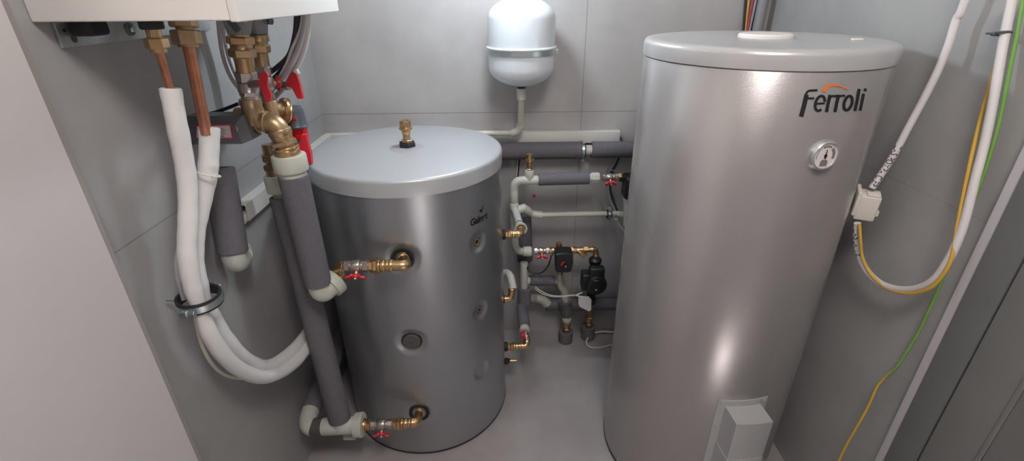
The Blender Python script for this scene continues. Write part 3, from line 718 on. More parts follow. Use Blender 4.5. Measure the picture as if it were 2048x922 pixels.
# second riser
P2t, P2b = at(566, 392, Y=1.12), at(680, 838, Y=1.06)
d2_ = (P2b - P2t).normalized()
o = wpipe('insulated_pipe', 'long grey insulated riser running down to the tee near floor', P2b)
foam(o, P2t, P2b, .0325, .020)
B().cyl(P2t - d2_ * .02, P2t + d2_ * .01, .022, 24).build('pipe_end', 'ppr', o)
B().cyl(P2t - d2_ * .055, P2t - d2_ * .012, .033, 32, .003).build('union_collar', 'ppr', o)
s_ = P2t - d2_ * .055
bb = B(); bb.cyl(s_ + d2_ * .002, s_ - d2_ * .014, .0245, 24, .001); bb.hexn(s_ - d2_ * .013, s_ - d2_ * .028, .0275); bb.cyl(s_ - d2_ * .028, s_ - d2_ * .034, .019, 24); bb.hexn(s_ - d2_ * .034, s_ - d2_ * .052, .0275, .2); bb.cyl(s_ - d2_ * .05, s_ - d2_ * .075, .019, 24)
ob = bb.build('brass_coupling', 'brass2'); tag(ob, 'brass coupling half hidden behind the big brass elbow', 'pipe fitting')
# floor-level tee
YT = 1.055
tl_, tr_ = at(645, 853, Y=YT), at(712, 850, Y=YT)
o = thing('pipe_tee', 'pale plastic tee and elbow near the floor below the long riser', 'pipe fitting', lerp(tl_, tr_, .5) - V((0, 0, .03)))
B().cyl(tl_ , tr_, .0262, 32, .003).build('tee_body', 'ppr', o)
B().cyl(P2b - d2_ * .012, lerp(tl_, tr_, .62), .0285, 28).build('tee_branch', 'ppr', o)
dr = (tr_ - tl_).normalized()
B().lathe(tr_ - dr * .004, dr, [(0, .027), (.003, .0365), (.024, .0375), (.027, .035), (.028, .024)], 36).build('union_collar', 'ppr', o)
el_ = at(618, 852, Y=YT); 
B().tube(bend(tl_ - dr * .030, el_ - dr * .012, el_ - dr * .010 + V((-.002, .055, .01)), 12), .0262, 28).build('elbow', 'ppr', o)
B().cyl(tl_ - dr * .032, tl_ + dr * .004, .0258, 28).build('pipe_piece', mat('dark_foam_piece', (.09, .085, .09), .9, noise=.1), o)
B().cyl(at(688, 872, Y=YT + .02), at(712, 872, Y=YT + .02), .012, 18, .002).build('foot_stub', 'ppr', o)
e2 = el_ - dr * .010 + V((-.002, .055, .01))
o = wpipe('insulated_pipe', 'dark insulated pipe running back along left wall from floor elbow', e2)
foam(o, e2 - V((0, .004, 0)), V((-.615, 1.55, e2.z + .02)), .031, .02)
# lower brass run
g0, g1, g2, g3, g4 = at(724, 850, Y=YT), at(742, 850, Y=YT), at(786, 848, Y=YT), at(822, 846, Y=YT), at(834, 844, Y=YT)
bb = B(); hexrun(bb, g0, g1 - g0, [('r', .012, .019), ('c', .004, .013), ('h', (g1 - g0).length - .017, .0165)]); tag(bb.build('brass_nipple', 'brass'), 'brass nipple between floor-level pale collar and lower valve', 'pipe fitting')
ball_valve(g1, g2, .0158, V((.02, -.72, -.70)), 'ball valve with red butterfly handle low down near the floor, left tank', hl=.046)
union(g2, g3, .0180, 'brass pipe union just right of the floor-level valve')
pn = surf(T1, R1, math.radians(dg[2][0]), dg[2][1])
belbow(g3, at(834, 845, Y=YT + .002), pn + V((0, .006, 0)), .0145, 'brass elbow entering the lower black port of buffer tank')

# air vent on the buffer tank lid
vb_ = at(815, 292, Z=.9628)
o = air_vent(vb_ + zz * .012, 1.12, .92, 'brass automatic air vent standing on the buffer tank lid')
B().lathe(vb_, zz, [(0, .026), (.010, .0255), (.013, .023)], 6).build('black_seat', 'rubber', o)

# cable bundle under the unit, hanging behind the valves
cab = [('cwhite', .0062, [(616, 24), (614, 70), (600, 120), (570, 172), (535, 203), (505, 196), (470, 165), (447, 110), (440, 40)], 1.17, 'thick white cable, lowest of the loop behind the brass valves'),
       ('cwhite', .0050, [(611, 24), (606, 70), (590, 118), (560, 163), (530, 190), (508, 186), (482, 168), (457, 110), (447, 40)], 1.165, 'white cable second in the loop behind the brass valves'),
       ('cwhite', .0034, [(606, 24), (600, 60), (583, 100), (572, 130), (548, 170), (530, 182), (505, 176), (482, 150), (466, 105), (452, 40)], 1.16, 'thin white cable crossing in front of the black ones'),
       ('cblack', .0056, [(594, 26), (590, 70), (578, 110), (556, 133), (532, 150)], 1.165, 'black cable, upper of the pair behind the red handle'),
       ('cblack', .0060, [(601, 26), (598, 72), (585, 112), (560, 145), (535, 170)], 1.175, 'black cable, lower of the pair behind the red handle'),
       ('cgrey', .0042, [(609, 24), (603, 66), (590, 106), (566, 148), (538, 178), (520, 190)], 1.16, 'grey cable running between the black and white cables')]
for mm_, r, pts, Yp, lab in cab:
    P_ = [at(u_, v_, Y=Yp) for u_, v_ in pts]; P_ = [V((max(p_.x, XL + r + .002), p_.y, p_.z)) for p_ in P_]; P_[0].z = 1.336
    if len(pts) > 8: P_[-1].z = 1.336
    tag(B().tube(spline(P_, 10), r, 14).build('cable', mm_), lab, 'cable')

# ------------------------------------------------------------------ cable duct and horizontal pipes
zt_, zb_ = .914, .872
yd = at(487, 405, X=-.635).y
dc = thing('cable_duct', 'white plastic cable duct with open end on left wall', 'cable duct', (XL, 1.3, zb_))
bb = B()
ya, yb = yd, YB - .032
prof_o = [(XL + .0008, zt_), (XL + .030, zt_), (XL + .030, zb_), (XL + .0008, zb_)]
t_ = .002
bb.mm((XL + .0008, ya, zt_ - t_), (XL + .030, yb, zt_)); bb.mm((XL + .0008, ya, zb_), (XL + .030, yb, zb_ + t_)); bb.mm((XL + .0008, ya, zb_ + t_), (XL + .0028, yb, zt_ - t_)); bb.mm((XL + .028, ya, zb_ + t_), (XL + .030, yb, zt_ - t_))
bb.build('duct_channel', 'duct', dc)
for k in range(4):
    q = V((XL + .009 + .005 * k, ya + .03, .888 + .004 * (k % 2))); q1 = at(486 + 3 * k, 434 - 3 * k, X=XL + .016 + .002 * k)
    bb = B().tube(spline([q + V((0, .06, 0)), q, lerp(q, q1, .5) + V((0, 0, -.004)), q1, q1 + V((-.003, -.004, -.02))], 8), .0032, 10); bb.build('wire', 'cwhite', dc)
db_ = thing('cable_duct', 'long white cable duct across the back wall above grey pipe', 'cable duct', (0, YB, zb_))
xe = at(1240, 274, Y=1.734).x
B().mm((XL + .001, YB - .030, zb_), (xe, YB - .001, zt_), .0012).build('duct_cover', 'duct', db_)
B().tube(spline([(xe - .005, YB - .012, .890), (xe + .008, YB - .010, .885), (xe + .012, YB - .010, .872)], 6), .002, 8).build('wire_end', 'cblack', db_)
zg = at(1100, 301, Y=1.715).z; yg = 1.715
j = at(1163, 300, Y=yg).x; j2 = at(1183, 300, Y=yg).x
o = wpipe('insulated_pipe', 'long grey insulated pipe along back wall, left of steel clamp', (0, yg, zg - .03))
foam(o, (-.60, yg, zg), (j - .002, yg, zg), .0315, .019)
B().cyl((j - .02, yg, zg), (j2 + .02, yg, zg), .0185, 24).build('bare_pipe', 'ppr', o)
o = wpipe('insulated_pipe', 'grey insulated pipe on back wall disappearing behind the tall cylinder', (.6, yg, zg - .03))
foam(o, (j2, yg, zg + .001), (.78, yg, zg + .001), .0300, .019)
clamp((j + .004, yg, zg), (1, 0, 0), .0235, V((0, .048, 0)), 'steel pipe clamp on the long grey pipe below the cable duct', w=.012)

# expansion vessel
EV = V((at(1043, 100, Y=1.637).x, 1.637, 0)); EVB = 1.095; er = .106
o = thing('expansion_vessel', 'white expansion vessel hung on the back wall between the tanks', 'expansion vessel', EV + V((0, 0, EVB)))
def dome(z0, sgn, hgt, rad, n=10): return [(z0 + sgn * hgt * math.sin(PI / 2 * i / n), rad * math.cos(PI / 2 * i / n) if i < n else .001) for i in range(n + 1)]
zf = 1.207
low = [(zf - .004, er)] + dome(EVB + .062, -1, .062, er)
B().lathe(EV, zz, low, 72).build('lower_shell', 'vessel', o, sharp=50)
B().lathe(EV, zz, [(zf + .004, er)] + dome(1.300, 1, .062, er), 72).build('upper_shell', 'vessel', o, sharp=50)
B().lathe(EV + V((0, 0, zf)), zz, [(-.010, er + .001), (-.010, er + .004), (.006, er + .004), (.006, er + .0015)], 72).build('steel_strap', 'zinc', o)
B().torus(EV + V((0, 0, zf + .009)), zz, er + .002, .0045, 72, 10).build('seam_rim', 'vessel', o)
q = EV + V((er + .006, -.01, zf - .004)); bb = B(); bb.box(q, (.008, .010, .014), None, .001); bb.cyl(q + V((-.002, -.016, 0)), q + V((-.002, .016, 0)), .003, 12); bb.build('strap_bolt', 'zinc', o)
B().mm((EV.x - .02, EV.y + er + .002, zf - .012), (EV.x + .02, YB - .0005, zf + .008)).build('wall_hook', 'zinc', o)
B().cyl(EV + V((0, 0, EVB - .008)), EV + V((0, 0, EVB + .004)), .013, 24).build('outlet', 'rubber', o)
# pipe from the vessel
o = wpipe('vessel_pipe', 'pale plastic pipe dropping from white vessel and turning left', EV + V((0, 0, .92)))
zp = at(1040, 266, Y=1.69).z; xo = EV.x
B().lathe((xo, 1.637, EVB - .045), (0, 0, 1), [(0, .0135), (.003, .0150), (.026, .0150), (.030, .0165), (.038, .0165)], 24).build('adapter', 'ppr', o)
pipp = [(xo, 1.637, EVB - .04), (xo, 1.650, zp + .045)]
B().cyl(pipp[0], (xo - .002, 1.686, zp + .02), .0100, 20).build('down_pipe', 'ppr', o)
B().tube(bend((xo - .002, 1.683, zp + .032), (xo - .003, 1.690, zp), (xo - .035, 1.690, zp), 12), .0138, 24).build('elbow', 'ppr', o)
B().cyl((xo - .03, 1.690, zp), (-.45, 1.690, zp), .0098, 20).build('side_pipe', 'ppr', o)

# ------------------------------------------------------------------ plumbing between the tanks
YU = 1.60
o = thing('plastic_pipe', 'upper pale pipe with elbow and tee between the two tanks', 'pipe', at(1030, 400, Y=YU))
a1, a2 = at(1028, 378, Y=YU), at(1045, 361, Y=YU)
c = at(1028, 361, Y=YU)
e_end = at(1042, 458, Y=1.44)
B().tube([at(1028, 388, Y=YU), a1] + bend(a1, c, a2, 12)[1:] + [at(1078, 360, Y=YU)], .0150, 24).build('elbow', 'ppr', o)
tpt = at(1060, 352, Y=YU)
B().cyl(at(1044, 361, Y=YU), at(1076, 360, Y=YU), .0162, 24, .002).build('tee_body', 'ppr', o)
B().cyl(at(1059, 360, Y=YU), at(1059, 340, Y=YU), .0158, 24, .002).build('tee_socket', 'ppr', o)
B().cyl(at(1028, 380, Y=YU), at(1028, 408, Y=YU), .0152, 24, .001).build('coupling', 'ppr', o)
B().tube([at(1028, 404, Y=YU), at(1028, 414, Y=YU), at(1031, 422, Y=1.58), lerp(at(1031, 422, Y=1.58), e_end, .7)], .0128, 24).build('slanted_pipe', 'ppr', o)
B().cyl(at(1028, 406, Y=YU), at(1029, 420, Y=YU-.005), .0165, 24, .002).build('bend_collar', 'ppr', o)
dn = (e_end - at(1031, 422, Y=1.58)).normalized()
B().lathe(e_end - dn * .028, dn, [(0, .0145), (.006, .016), (.020, .021), (.029, .0215), (.029, .016), (.022, .014), (.022, 0)], 28).build('threaded_socket', 'ppr', o)
air_vent(at(1059, 341, Y=YU), .88, .84, 'small brass air vent on the upper pale tee between tanks')
o = wpipe('insulated_pipe', 'horizontal grey foam pipe right of the small air vent', at(1128, 365, Y=YU))
i0, i1 = at(1077, 359, Y=YU), at(1178, 356, Y=YU)
foam(o, i0, i1, .0218, .013)
B().cyl(i1 - V((.01, 0, 0)), at(1184, 356, Y=YU), .0145, 20).build('pipe_end', 'ppr', o)
B().lathe(at(1180, 355.5, Y=YU), (1, 0, 0), [(0, .0160), (.004, .0165), (.005, .0190), (.026, .0195), (.032, .0180), (.034, .013)], 8).build('union_nut', 'ppr', o)
ball_valve(at(1204, 355, Y=YU), at(1236, 354, Y=YU), .0125, V((0, -.8, -.6)), 'small red-handled valve beside black pump head, right of grey foam', hl=.038)
# pump partly behind the cylinder
pc2 = at(1258, 368, Y=YU)
o = thing('circulation_pump', 'black pump peeking out behind the tall silver cylinder', 'pump', at(1262, 400, Y=YU))
bb = B(); bb.hexn(at(1236, 354, Y=YU), at(1243, 353, Y=YU), .0145); bb.build('pump_nut', 'brass', o)
B().tube(bend(at(1238, 356, Y=YU), at(1256, 352, Y=YU), at(1258, 385, Y=YU), 10), .013, 20).build('pump_neck', 'black', o)
B().box(at(1268, 372, Y=YU + .0), (.075, .07, .082), None, .010).build('pump_body', 'black', o)
o = wpipe('plastic_pipe', 'pale pipe and tee below the black pump beside tall cylinder', at(1256, 440, Y=YU))
B().cyl(at(1256, 396, Y=YU), at(1256, 450, Y=YU), .0165, 24).build('riser', 'ppr', o)
B().tube(bend(at(1236, 428, Y=1.62), at(1250, 428, Y=1.61), at(1258, 428, Y=YU), 6), .0115, 20).build('tee_branch', 'ppr', o)
B().tube(bend(at(1232, 438, Y=1.68), at(1240, 462, Y=1.68), at(1262, 468, Y=1.68), 10), .006, 12).build('drip_pipe', 'ppr', o)
# thin horizontal pipe with clamp
YM = 1.62
o = wpipe('thin_pipe', 'thin pale horizontal pipe with angled elbow on the back wall', at(1140, 430, Y=YM))
k0, k1, k2, k3 = at(1048, 417, Y=1.60), at(1062, 426, Y=YM), at(1078, 430, Y=YM), at(1214, 427, Y=YM)
B().cyl(k2, k3, .0098, 20).build('straight_pipe', 'ppr', o)
B().tube([k0, lerp(k0, k1, .6)] + bend(k1, at(1070, 430, Y=YM), k2 + V((.012, 0, 0)), 8), .0138, 24).build('angled_elbow', 'ppr', o)
B().tube([at(1036, 420, Y=1.60), k0 + V((.0, 0, .002)), lerp(k0, k1, .4)], .0165, 24).build('tee_collar', 'ppr', o)
clamp(at(1218, 428, Y=YM), (1, 0, 0), .0130, V((0, .12, 0)), 'small steel clamp at the right end of the thin pipe', w=.012)
B().cyl(at(1221, 427, Y=YM), at(1240, 427, Y=YM), .0098, 20).build('pipe_tail', 'ppr', o)
# brass stub from the buffer tank side, upper, to slanted pipe
YS = 1.40
s0, s1 = at(1010, 469, Y=YS), at(1034, 468, Y=YS)
union(s0, s1, .0145, 'brass union on the side of buffer tank, upper of three')
belbow(s1, at(1043, 468, Y=YS), e_end - dn * .004, .0115, 'brass elbow below the slanted pale pipe socket')
# dark vertical insulated pipe behind
o = wpipe('insulated_pipe', 'dark vertical insulated pipe behind the slanted pale pipe', at(1050, 520, Y=1.69))
foam(o, at(1046, 426, Y=1.70), at(1050, 520, Y=1.70), .0315, .02)
# pipe down to elbow and valve row
o = wpipe('plastic_pipe', 'pale pipe curving from behind brass union into the valve row', at(1032, 500, Y=YU))
B().tube([at(1028, 424, Y=1.60), at(1029, 470, Y=YU), at(1030, 486, Y=YU)] + bend(at(1030, 487, Y=YU), at(1030, 503, Y=YU), at(1046, 503, Y=YU), 10)[1:] + [at(1050, 503, Y=YU)], .0140, 24).build('elbow', 'ppr', o)
B().lathe(at(1046, 503, Y=YU), (1, 0, 0), [(0, .0160), (.002, .0185), (.012, .0185), (.0125, .0195), (.028, .0195), (.032, .0175), (.034, .012)], 28).build('union_nut', 'ppr', o)
ball_valve(at(1068, 502, Y=YU), at(1099, 501, Y=YU), .0128, V((0, -.8, -.6)), 'small red-handled valve left of the black valve actuator, between tanks', hl=.038)
bb = B(); q0 = at(1099, 501, Y=YU); q1 = at(1150, 500, Y=YU); hexrun(bb, q0, q1 - q0, [('h', .008, .0125), ('r', .012, .0125), ('r', .045, .0135)]); bb.cyl(q0, q1, .0105, 20); bb.hexn(at(1136, 500, Y=YU), at(1146, 500, Y=YU), .0135); bb.cyl(at(1118, 500, Y=YU), at(1118, 486, Y=YU), .012, 20); bb.cyl(at(1118,500,Y=YU), at(1120,548,Y=YU), .011, 20)
tag(bb.build('mixing_valve', 'brass'), 'brass mixing valve body behind the black actuator', 'valve')
mv = at(1127, 521, Y=YU - .045)
o = thing('valve_actuator', 'black actuator box with red scale mark between the tanks', 'actuator', mv - V((0, 0, .04)))
bb = B(); hx, hz = .031, .041
ring = [V((mv.x + x, 0, mv.z + z)) for x, z in ((-hx, hz * .9), (-hx * .55, hz), (hx * .55, hz), (hx, hz * .9), (hx * 1.08, 0), (hx * .92, -hz * .92), (hx * .6, -hz), (-hx * .6, -hz), (-hx * .92, -hz * .92), (-hx * 1.0, 0))]
fr = [V((mv.x + (p_.x - mv.x) * .93, mv.y - .022, mv.z + (p_.z - mv.z) * .93)) for p_ in ring]; md = [V((p_.x, mv.y - .016, p_.z)) for p_ in ring]; bk_ = [V((p_.x, mv.y + .032, p_.z)) for p_ in ring]
nn = 10; bb.add(fr + md + bk_, [tuple(range(10)), tuple(range(20, 30))] + [(i, (i + 1) % nn, nn + (i + 1) % nn, nn + i) for i in range(nn)] + [(nn + i, nn + (i + 1) % nn, 2 * nn + (i + 1) % nn, 2 * nn + i) for i in range(nn)])
ca = bb.build('actuator_case', 'black', o, sharp=20)
mb = B(); kc = mv + V((.004, -.0225, -.006))
wrap_ribbon(mb, [V((.013 * math.cos(math.radians(x)), .013 * math.sin(math.radians(x)))) for x in range(95, 200, 12)], .006, lambda p_, k: kc + V((p_.x, -.0004 * k - .0003, p_.y)))
mb.build('red_scale', 'red', ca)
B().cyl(kc + V((0, .001, 0)), kc + V((0, -.010, 0)), .006, 18, .001).build('knob', 'black', ca)
B().cyl(kc + V((0.001, -.010, -.001)), kc + V((.001, -.0108, -.001)), .0028, 12).build('knob_mark', 'cwhite', ca)
tag(B().tube(spline([at(1110, 503, Y=1.57), at(1103, 512, Y=1.56), at(1096, 532, Y=1.57), at(1082, 546, Y=1.58), at(1066, 546, Y=1.59), at(1056, 538, Y=1.60), at(1053, 525, Y=1.64)], 10), .0030, 10).build('cable', 'cblack'), 'black cable drooping from the black actuator box', 'cable')
# strainer and elbow to pump
q0, q1 = at(1148, 500, Y=YU), at(1182, 499, Y=YU)
o = thing('strainer', 'brass Y-strainer right of the black actuator box', 'strainer', lerp(q0, q1, .5) - V((0, 0, .02)))
bb = B(); bb.cyl(q0, q1, .0098, 20); hexrun(bb, q0, q1 - q0, [('h', .010, .0125)]); bb.hexn(at(1166, 499, Y=YU), at(1176, 499, Y=YU), .0138); bb.build('strainer_body', 'brass', o)
bb = B(); w0, w1 = at(1154, 500, Y=YU), at(1170, 512, Y=YU - .008); bb.cyl(w0, w1, .0105, 20, .001); bb.hexn(lerp(w0, w1, .8), lerp(w0, w1, 1.12), .0098); bb.build('strainer_branch', 'brass', o)
belbow(q1, at(1192, 499, Y=YU), at(1192, 513, Y=YU), .0118, 'brass elbow above the black circulation pump', matn='brass')
pt = at(1190, 513, Y=YU)
o = thing('circulation_pump', 'black circulation pump with round head hanging between the tanks', 'pump', at(1184, 600, Y=YU))
B().lathe(at(1190, 526, Y=YU), zz, [(0, .022), (.006, .0245), (.016, .0245), (.024, .018), (.026, .014)], 28).build('union_nut', 'black', o)
bb = B(); ptop, pbot = at(1189, 524, Y=YU), at(1181, 600, Y=YU); bb.cyl(ptop, pbot, .017, 24); bb.lathe(at(1185, 560, Y=YU) + V((0, .01, 0)), (0, -1, 0), [(0, .036), (.02, .040), (.03, .040)], 32)
bb.build('pump_volute', 'black', o)
ph_ = at(1187, 559, Y=YU - .02); B().lathe(ph_, (.12, -1, 0), [(0, .041), (.04, .041), (.050, .037), (.052, .030), (.052, 0)], 36).build('motor_head', 'black', o)
B().box(at(1171, 560, Y=YU - .03), (.034, .05, .070), None, .006).build('terminal_box', 'black', o)
B().box(at(1193, 545, Y=YU - .045), (.058, .035, .05), None, .007).build('control_cover', 'black', o)
B().box(at(1192, 580, Y=YU - .075), (.008, .003, .006)).build('display_lamp', mat('dim_plate', (.25, .25, .24), .4), o)
B().box(at(1192, 562, Y=YU - .075), (.018, .002, .003)).build('name_plate', 'greyp', o)
B().lathe(at(1181, 600, Y=YU) - V((0, 0, .012)), zz, [(0, .020), (.004, .0225), (.018, .0225), (.022, .018)], 28).build('lower_nut', 'black', o)
# floor risers below the pump and mixing valve
RB1, RB2 = V((.252, 1.68, 0)), V((.352, 1.70, 0))
def riser(Bs, ztop, lab, lean):
    o = thing('insulated_pipe', lab, 'pipe', Bs); foam(o, Bs + V((0, 0, .001)), V((Bs.x, Bs.y, ztop)), .030, .016); return o
riser(RB1, .056, 'short grey foam stub rising from the floor, left of the pair', 0)
riser(RB2, .064, 'short grey foam stub rising from the floor, right of the pair', 0)
for Bs, z0, z1, lab in ((RB1, .045, .150, 'brass fitting standing in the left floor stub, under the pale collar'), (RB2, .053, .20, 'brass fitting standing in the right floor stub')):
    bb = B(); hexrun(bb, Bs + V((0, 0, z0)), zz, [('c', .012, .0115), ('h', .016, .0165), ('c', .008, .012), ('r', .016, .0175), ('h', .012, .0185)]); tag(bb.build('brass_adapter', 'brass2'), lab, 'pipe fitting')
q = RB1 + V((0, 0, .109))
o = thing('plastic_pipe', 'pale pipe with swan-neck bend leading down to left floor stub', 'pipe', q)
B().lathe(q, zz, [(0, .018), (.002, .0205), (.016, .0205), (.018, .0175), (.036, .0165)], 28).build('union_collar', 'ppr', o)
n0 = at(1130, 597, Y=1.66); n1 = at(1128, 582, Y=1.65); n2 = at(1120, 568, Y=1.63); n3 = at(1119, 545, Y=1.62)
B().tube(spline([q + V((0, 0, .03)), n0, n1, at(1122, 573, Y=1.64), at(1119, 562, Y=1.63), n3], 10), .0150, 24).build('swan_neck', 'ppr', o)
B().sleeve(lerp(q + V((0, 0, .038)), n0, 0), at(1130, 601, Y=1.66), .0265, .016).build('insulation', 'foam', o)
tl1 = at(1112, 561, Y=1.63)
B().cyl(at(1120, 561, Y=1.63), at(1106, 561, Y=1.625), .0130, 20).build('side_branch', 'ppr', o)
o = thing('plastic_pipe', 'pale thin riser entering the white-tagged right floor stub', 'pipe', RB2 + V((0, 0, .15)))
B().cyl(RB2 + V((0, 0, .117)), at(1181, 604, Y=YU), .012, 20).build('riser', 'brass2', o)
# tee at left of the insulation
o = thing('pipe_tee', 'pale vertical tee beside the horizontal foam piece between tanks', 'pipe fitting', at(1048, 578, Y=1.61))
B().cyl(at(1048, 524, Y=1.62), at(1048, 576, Y=1.60), .0150, 24, .001).build('tee_body', 'ppr', o)
B().cyl(at(1048, 561, Y=1.61), at(1062, 561, Y=1.615), .0140, 24, .001).build('tee_branch', 'ppr', o)
o = wpipe('insulated_pipe', 'short horizontal foam piece below the black cable loop', at(1085, 570, Y=1.615))
foam(o, at(1060, 561, Y=1.615), at(1108, 561, Y=1.625), .0215, .014)
o = wpipe('insulated_pipe', 'dark foam piece under the pale vertical tee', at(1050, 608, Y=1.60))
foam(o, at(1049, 576, Y=1.60), at(1048, 608, Y=1.585), .0265, .015)
o = wpipe('insulated_pipe', 'slender grey foam drop ending above the lowest red valve', at(1048, 650, Y=1.5))
g_t, g_b = at(1044, 614, Y=1.57), at(1049, 654, Y=1.47)
foam(o, g_t, g_b, .0215, .012); B().cyl(at(1045, 606, Y=1.585), g_t + (g_b - g_t).normalized() * .01, .0125, 20).build('pipe_end', 'ppr', o)
gd = (g_b - g_t).normalized(); g_c = at(1050, 668, Y=1.44)
B().lathe(g_b - gd * .004, (g_c - g_b), [(0, .0165), (.010, .0195), (.024, .0195), (.026, .015)], 28).build('union_collar', 'ppr', o)
g_d = at(1054, 683, Y=1.415)
ball_valve(lerp(g_b, g_c, .85), g_d, .0135, V((-.1, -.9, .1)), 'small valve with red handle seen end-on, lowest between tanks', hl=.030, spin=0)
YL = 1.405
union(at(1014, 693, Y=YL), at(1042, 692, Y=YL), .0145, 'brass union on the side of buffer tank, lowest of three')
belbow(at(1042, 692, Y=YL), at(1053, 692, Y=YL), g_d + V((.0, .002, .002)), .0118, 'brass elbow under the lowest red valve between tanks')
o = thing('drain_cock', 'small brass drain cock with black knob at buffer tank foot', 'valve', at(1018, 724, Y=YL))
bb = B(); q0, q1 = at(1012, 722, Y=YL), at(1033, 721, Y=YL); bb.lathe(q0, q1 - q0, [(0, .0075), (.008, .0095), (.012, .0100), (.016, .006), ((q1 - q0).length, .0052)], 20); bb.build('cock_body', 'brass', o)
B().lathe(at(1013, 720, Y=YL - .012), (0, -1, .1), [(0, .006), (.002, .0115), (.012, .011), (.014, .008)], 20).build('knob', 'rubber', o)
# middle brass stub with pale swan neck
o = thing('plastic_pipe', 'ribbed pale bend just beside the buffer tank, middle height', 'pipe', at(1022, 570, Y=1.45))
B().tube(spline([at(1004, 547, Y=1.50), at(1014, 546, Y=1.49), at(1021, 554, Y=1.46), at(1025, 570, Y=1.44), at(1026, 578, Y=1.43)], 10), .0125, 24, rf=lambda t: 1 + .10 * abs(math.sin(t * 22))).build('bend', 'ppr', o)
belbow(at(1008, 598, Y=YL), at(1022, 597, Y=YL), at(1024, 578, Y=YL + .015), .0120, 'copper-toned brass elbow at middle height beside buffer tank', matn='brass')
# ports on the tank side (part of the tank)
for uv in ((1010, 469), (1008, 597), (1014, 693), (1012, 722)):
    p_ = at(*uv, Y=YL); a = math.atan2(p_.y - T1.y, p_.x - T1.x); rr_ = math.hypot(p_.x - T1.x, p_.y - T1.y)
    c = surf(T1, R1 - .004, a, p_.z); B().cyl(c, V((p_.x + .001, p_.y, p_.z)), .017 if uv[1] != 722 else .009, 20).build('side_port', 'rubber', t1)
# dark lower pipe on the back wall with elbow
o = wpipe('insulated_pipe', 'dark insulated pipe low on the back wall with pale bend', at(1130, 620, Y=1.70))
B().tube([at(1056, 596, Y=1.64), at(1066, 596, Y=1.67)] + bend(at(1068, 596, Y=1.68), at(1086, 596, Y=1.70), at(1094, 608, Y=1.70), 10), .0165, 24, rf=lambda t: 1 + .25 * t).build('bend', 'ppr', o)
foam(o, at(1092, 609, Y=1.715), at(1300, 606, Y=1.715), .028, .015)
# cables
for dy, mm_, r, lab in ((0, 'cream', .0018, 'thin cream wire, upper, swinging under the horizontal foam'), (4, 'cwhite', .0018, 'thin white wire, lower, swinging under the horizontal foam')):
    tag(B().tube(spline([at(1070, 573 + dy, Y=1.58), at(1082, 582 + dy, Y=1.57), at(1100, 590 + dy * .6, Y=1.565), at(1122, 592 + dy * .5, Y=1.565), at(1145, 590 + dy * .3, Y=1.565), at(1160, 592, Y=1.56), at(1168, 597, Y=1.555)], 8), r, 8).build('wire', mm_), lab, 'wire')
tg_ = at(1169, 608, Y=1.53); bb = B()
pr = [(1157, 598), (1163, 594), (1178, 595), (1183, 600), (1182, 620), (1178, 623), (1160, 614), (1157, 609)]
bb.prism([at(x, y, Y=1.548) for x, y in pr], (0, .008, 0)); o = bb.build('plug_tag', 'cwhite'); tag(o, 'small white plastic plug tag hanging below the black pump', 'plug')
B().tube(spline([at(1160, 594, Y=1.55), at(1153, 590, Y=1.56), at(1165, 585, Y=1.56)], 6), .0025, 8).build('plug_lead', 'cwhite', o)
fl = [at(1240, 664, Z=.03), at(1222, 664, Z=.03), at(1205, 663, Z=.028), at(1187, 667, Z=.026), at(1175, 677, Z=.022), at(1173, 688, Z=.012), at(1183, 695, Z=.006), at(1200, 695, Z=.006), at(1222, 690, Z=.006), at(1245, 688, Z=.006)]
ce = B().tube(spline(fl, 10), .0033, 10).build('floor_cable', 'cwhite'); tag(ce, 'white cable looping on the floor beside the tall cylinder', 'cable')
for mm_, r, du, lab in (('cgrey', .0030, 0, 'grey cable strapped down the back wall behind the small valve'), ('cblack', .0034, 6, 'black cable strapped down the back wall behind the small valve')):
    tag(B().tube(spline([at(1236 + du * .6, 312, Y=1.75), at(1226 + du, 330, Y=1.75), at(1217 + du, 348, Y=1.75), at(1216 + du * .8, 375, Y=1.75), at(1220 + du * 1.1, 400, Y=1.745), at(1231 + du * .6, 422, Y=1.73)], 8), r, 10).build('cable', mm_), lab, 'cable')
bb = B().mm(at(1216, 342, Y=1.746) , at(1229, 337, Y=1.762)); tag(bb.build('cable_tie', 'cgrey'), 'grey cable tie on the pair of cables at back wall', 'cable tie')
for mm_, du, lab in (('cwhite', 0, 'pale strip running down from long grey pipe near air vent'), ('cblack', 4, 'black strip running down from long grey pipe near air vent')):
    tag(B().tube([at(1035 + du, 318, Y=1.755), at(1033 + du * .7, 352, Y=1.755), at(1032 + du * .6, 372, Y=1.755)], .0032, 10).build('cable', mm_), lab, 'cable')
rp = at(1068, 391, Y=YB - .004); bb = B().cyl((rp.x, YB - .012, rp.z), (rp.x, YB - .0005, rp.z), .0055, 16, .001); tag(bb.build('wall_plug', 'red'), 'tiny red wall plug in the back wall tiles', 'wall plug')

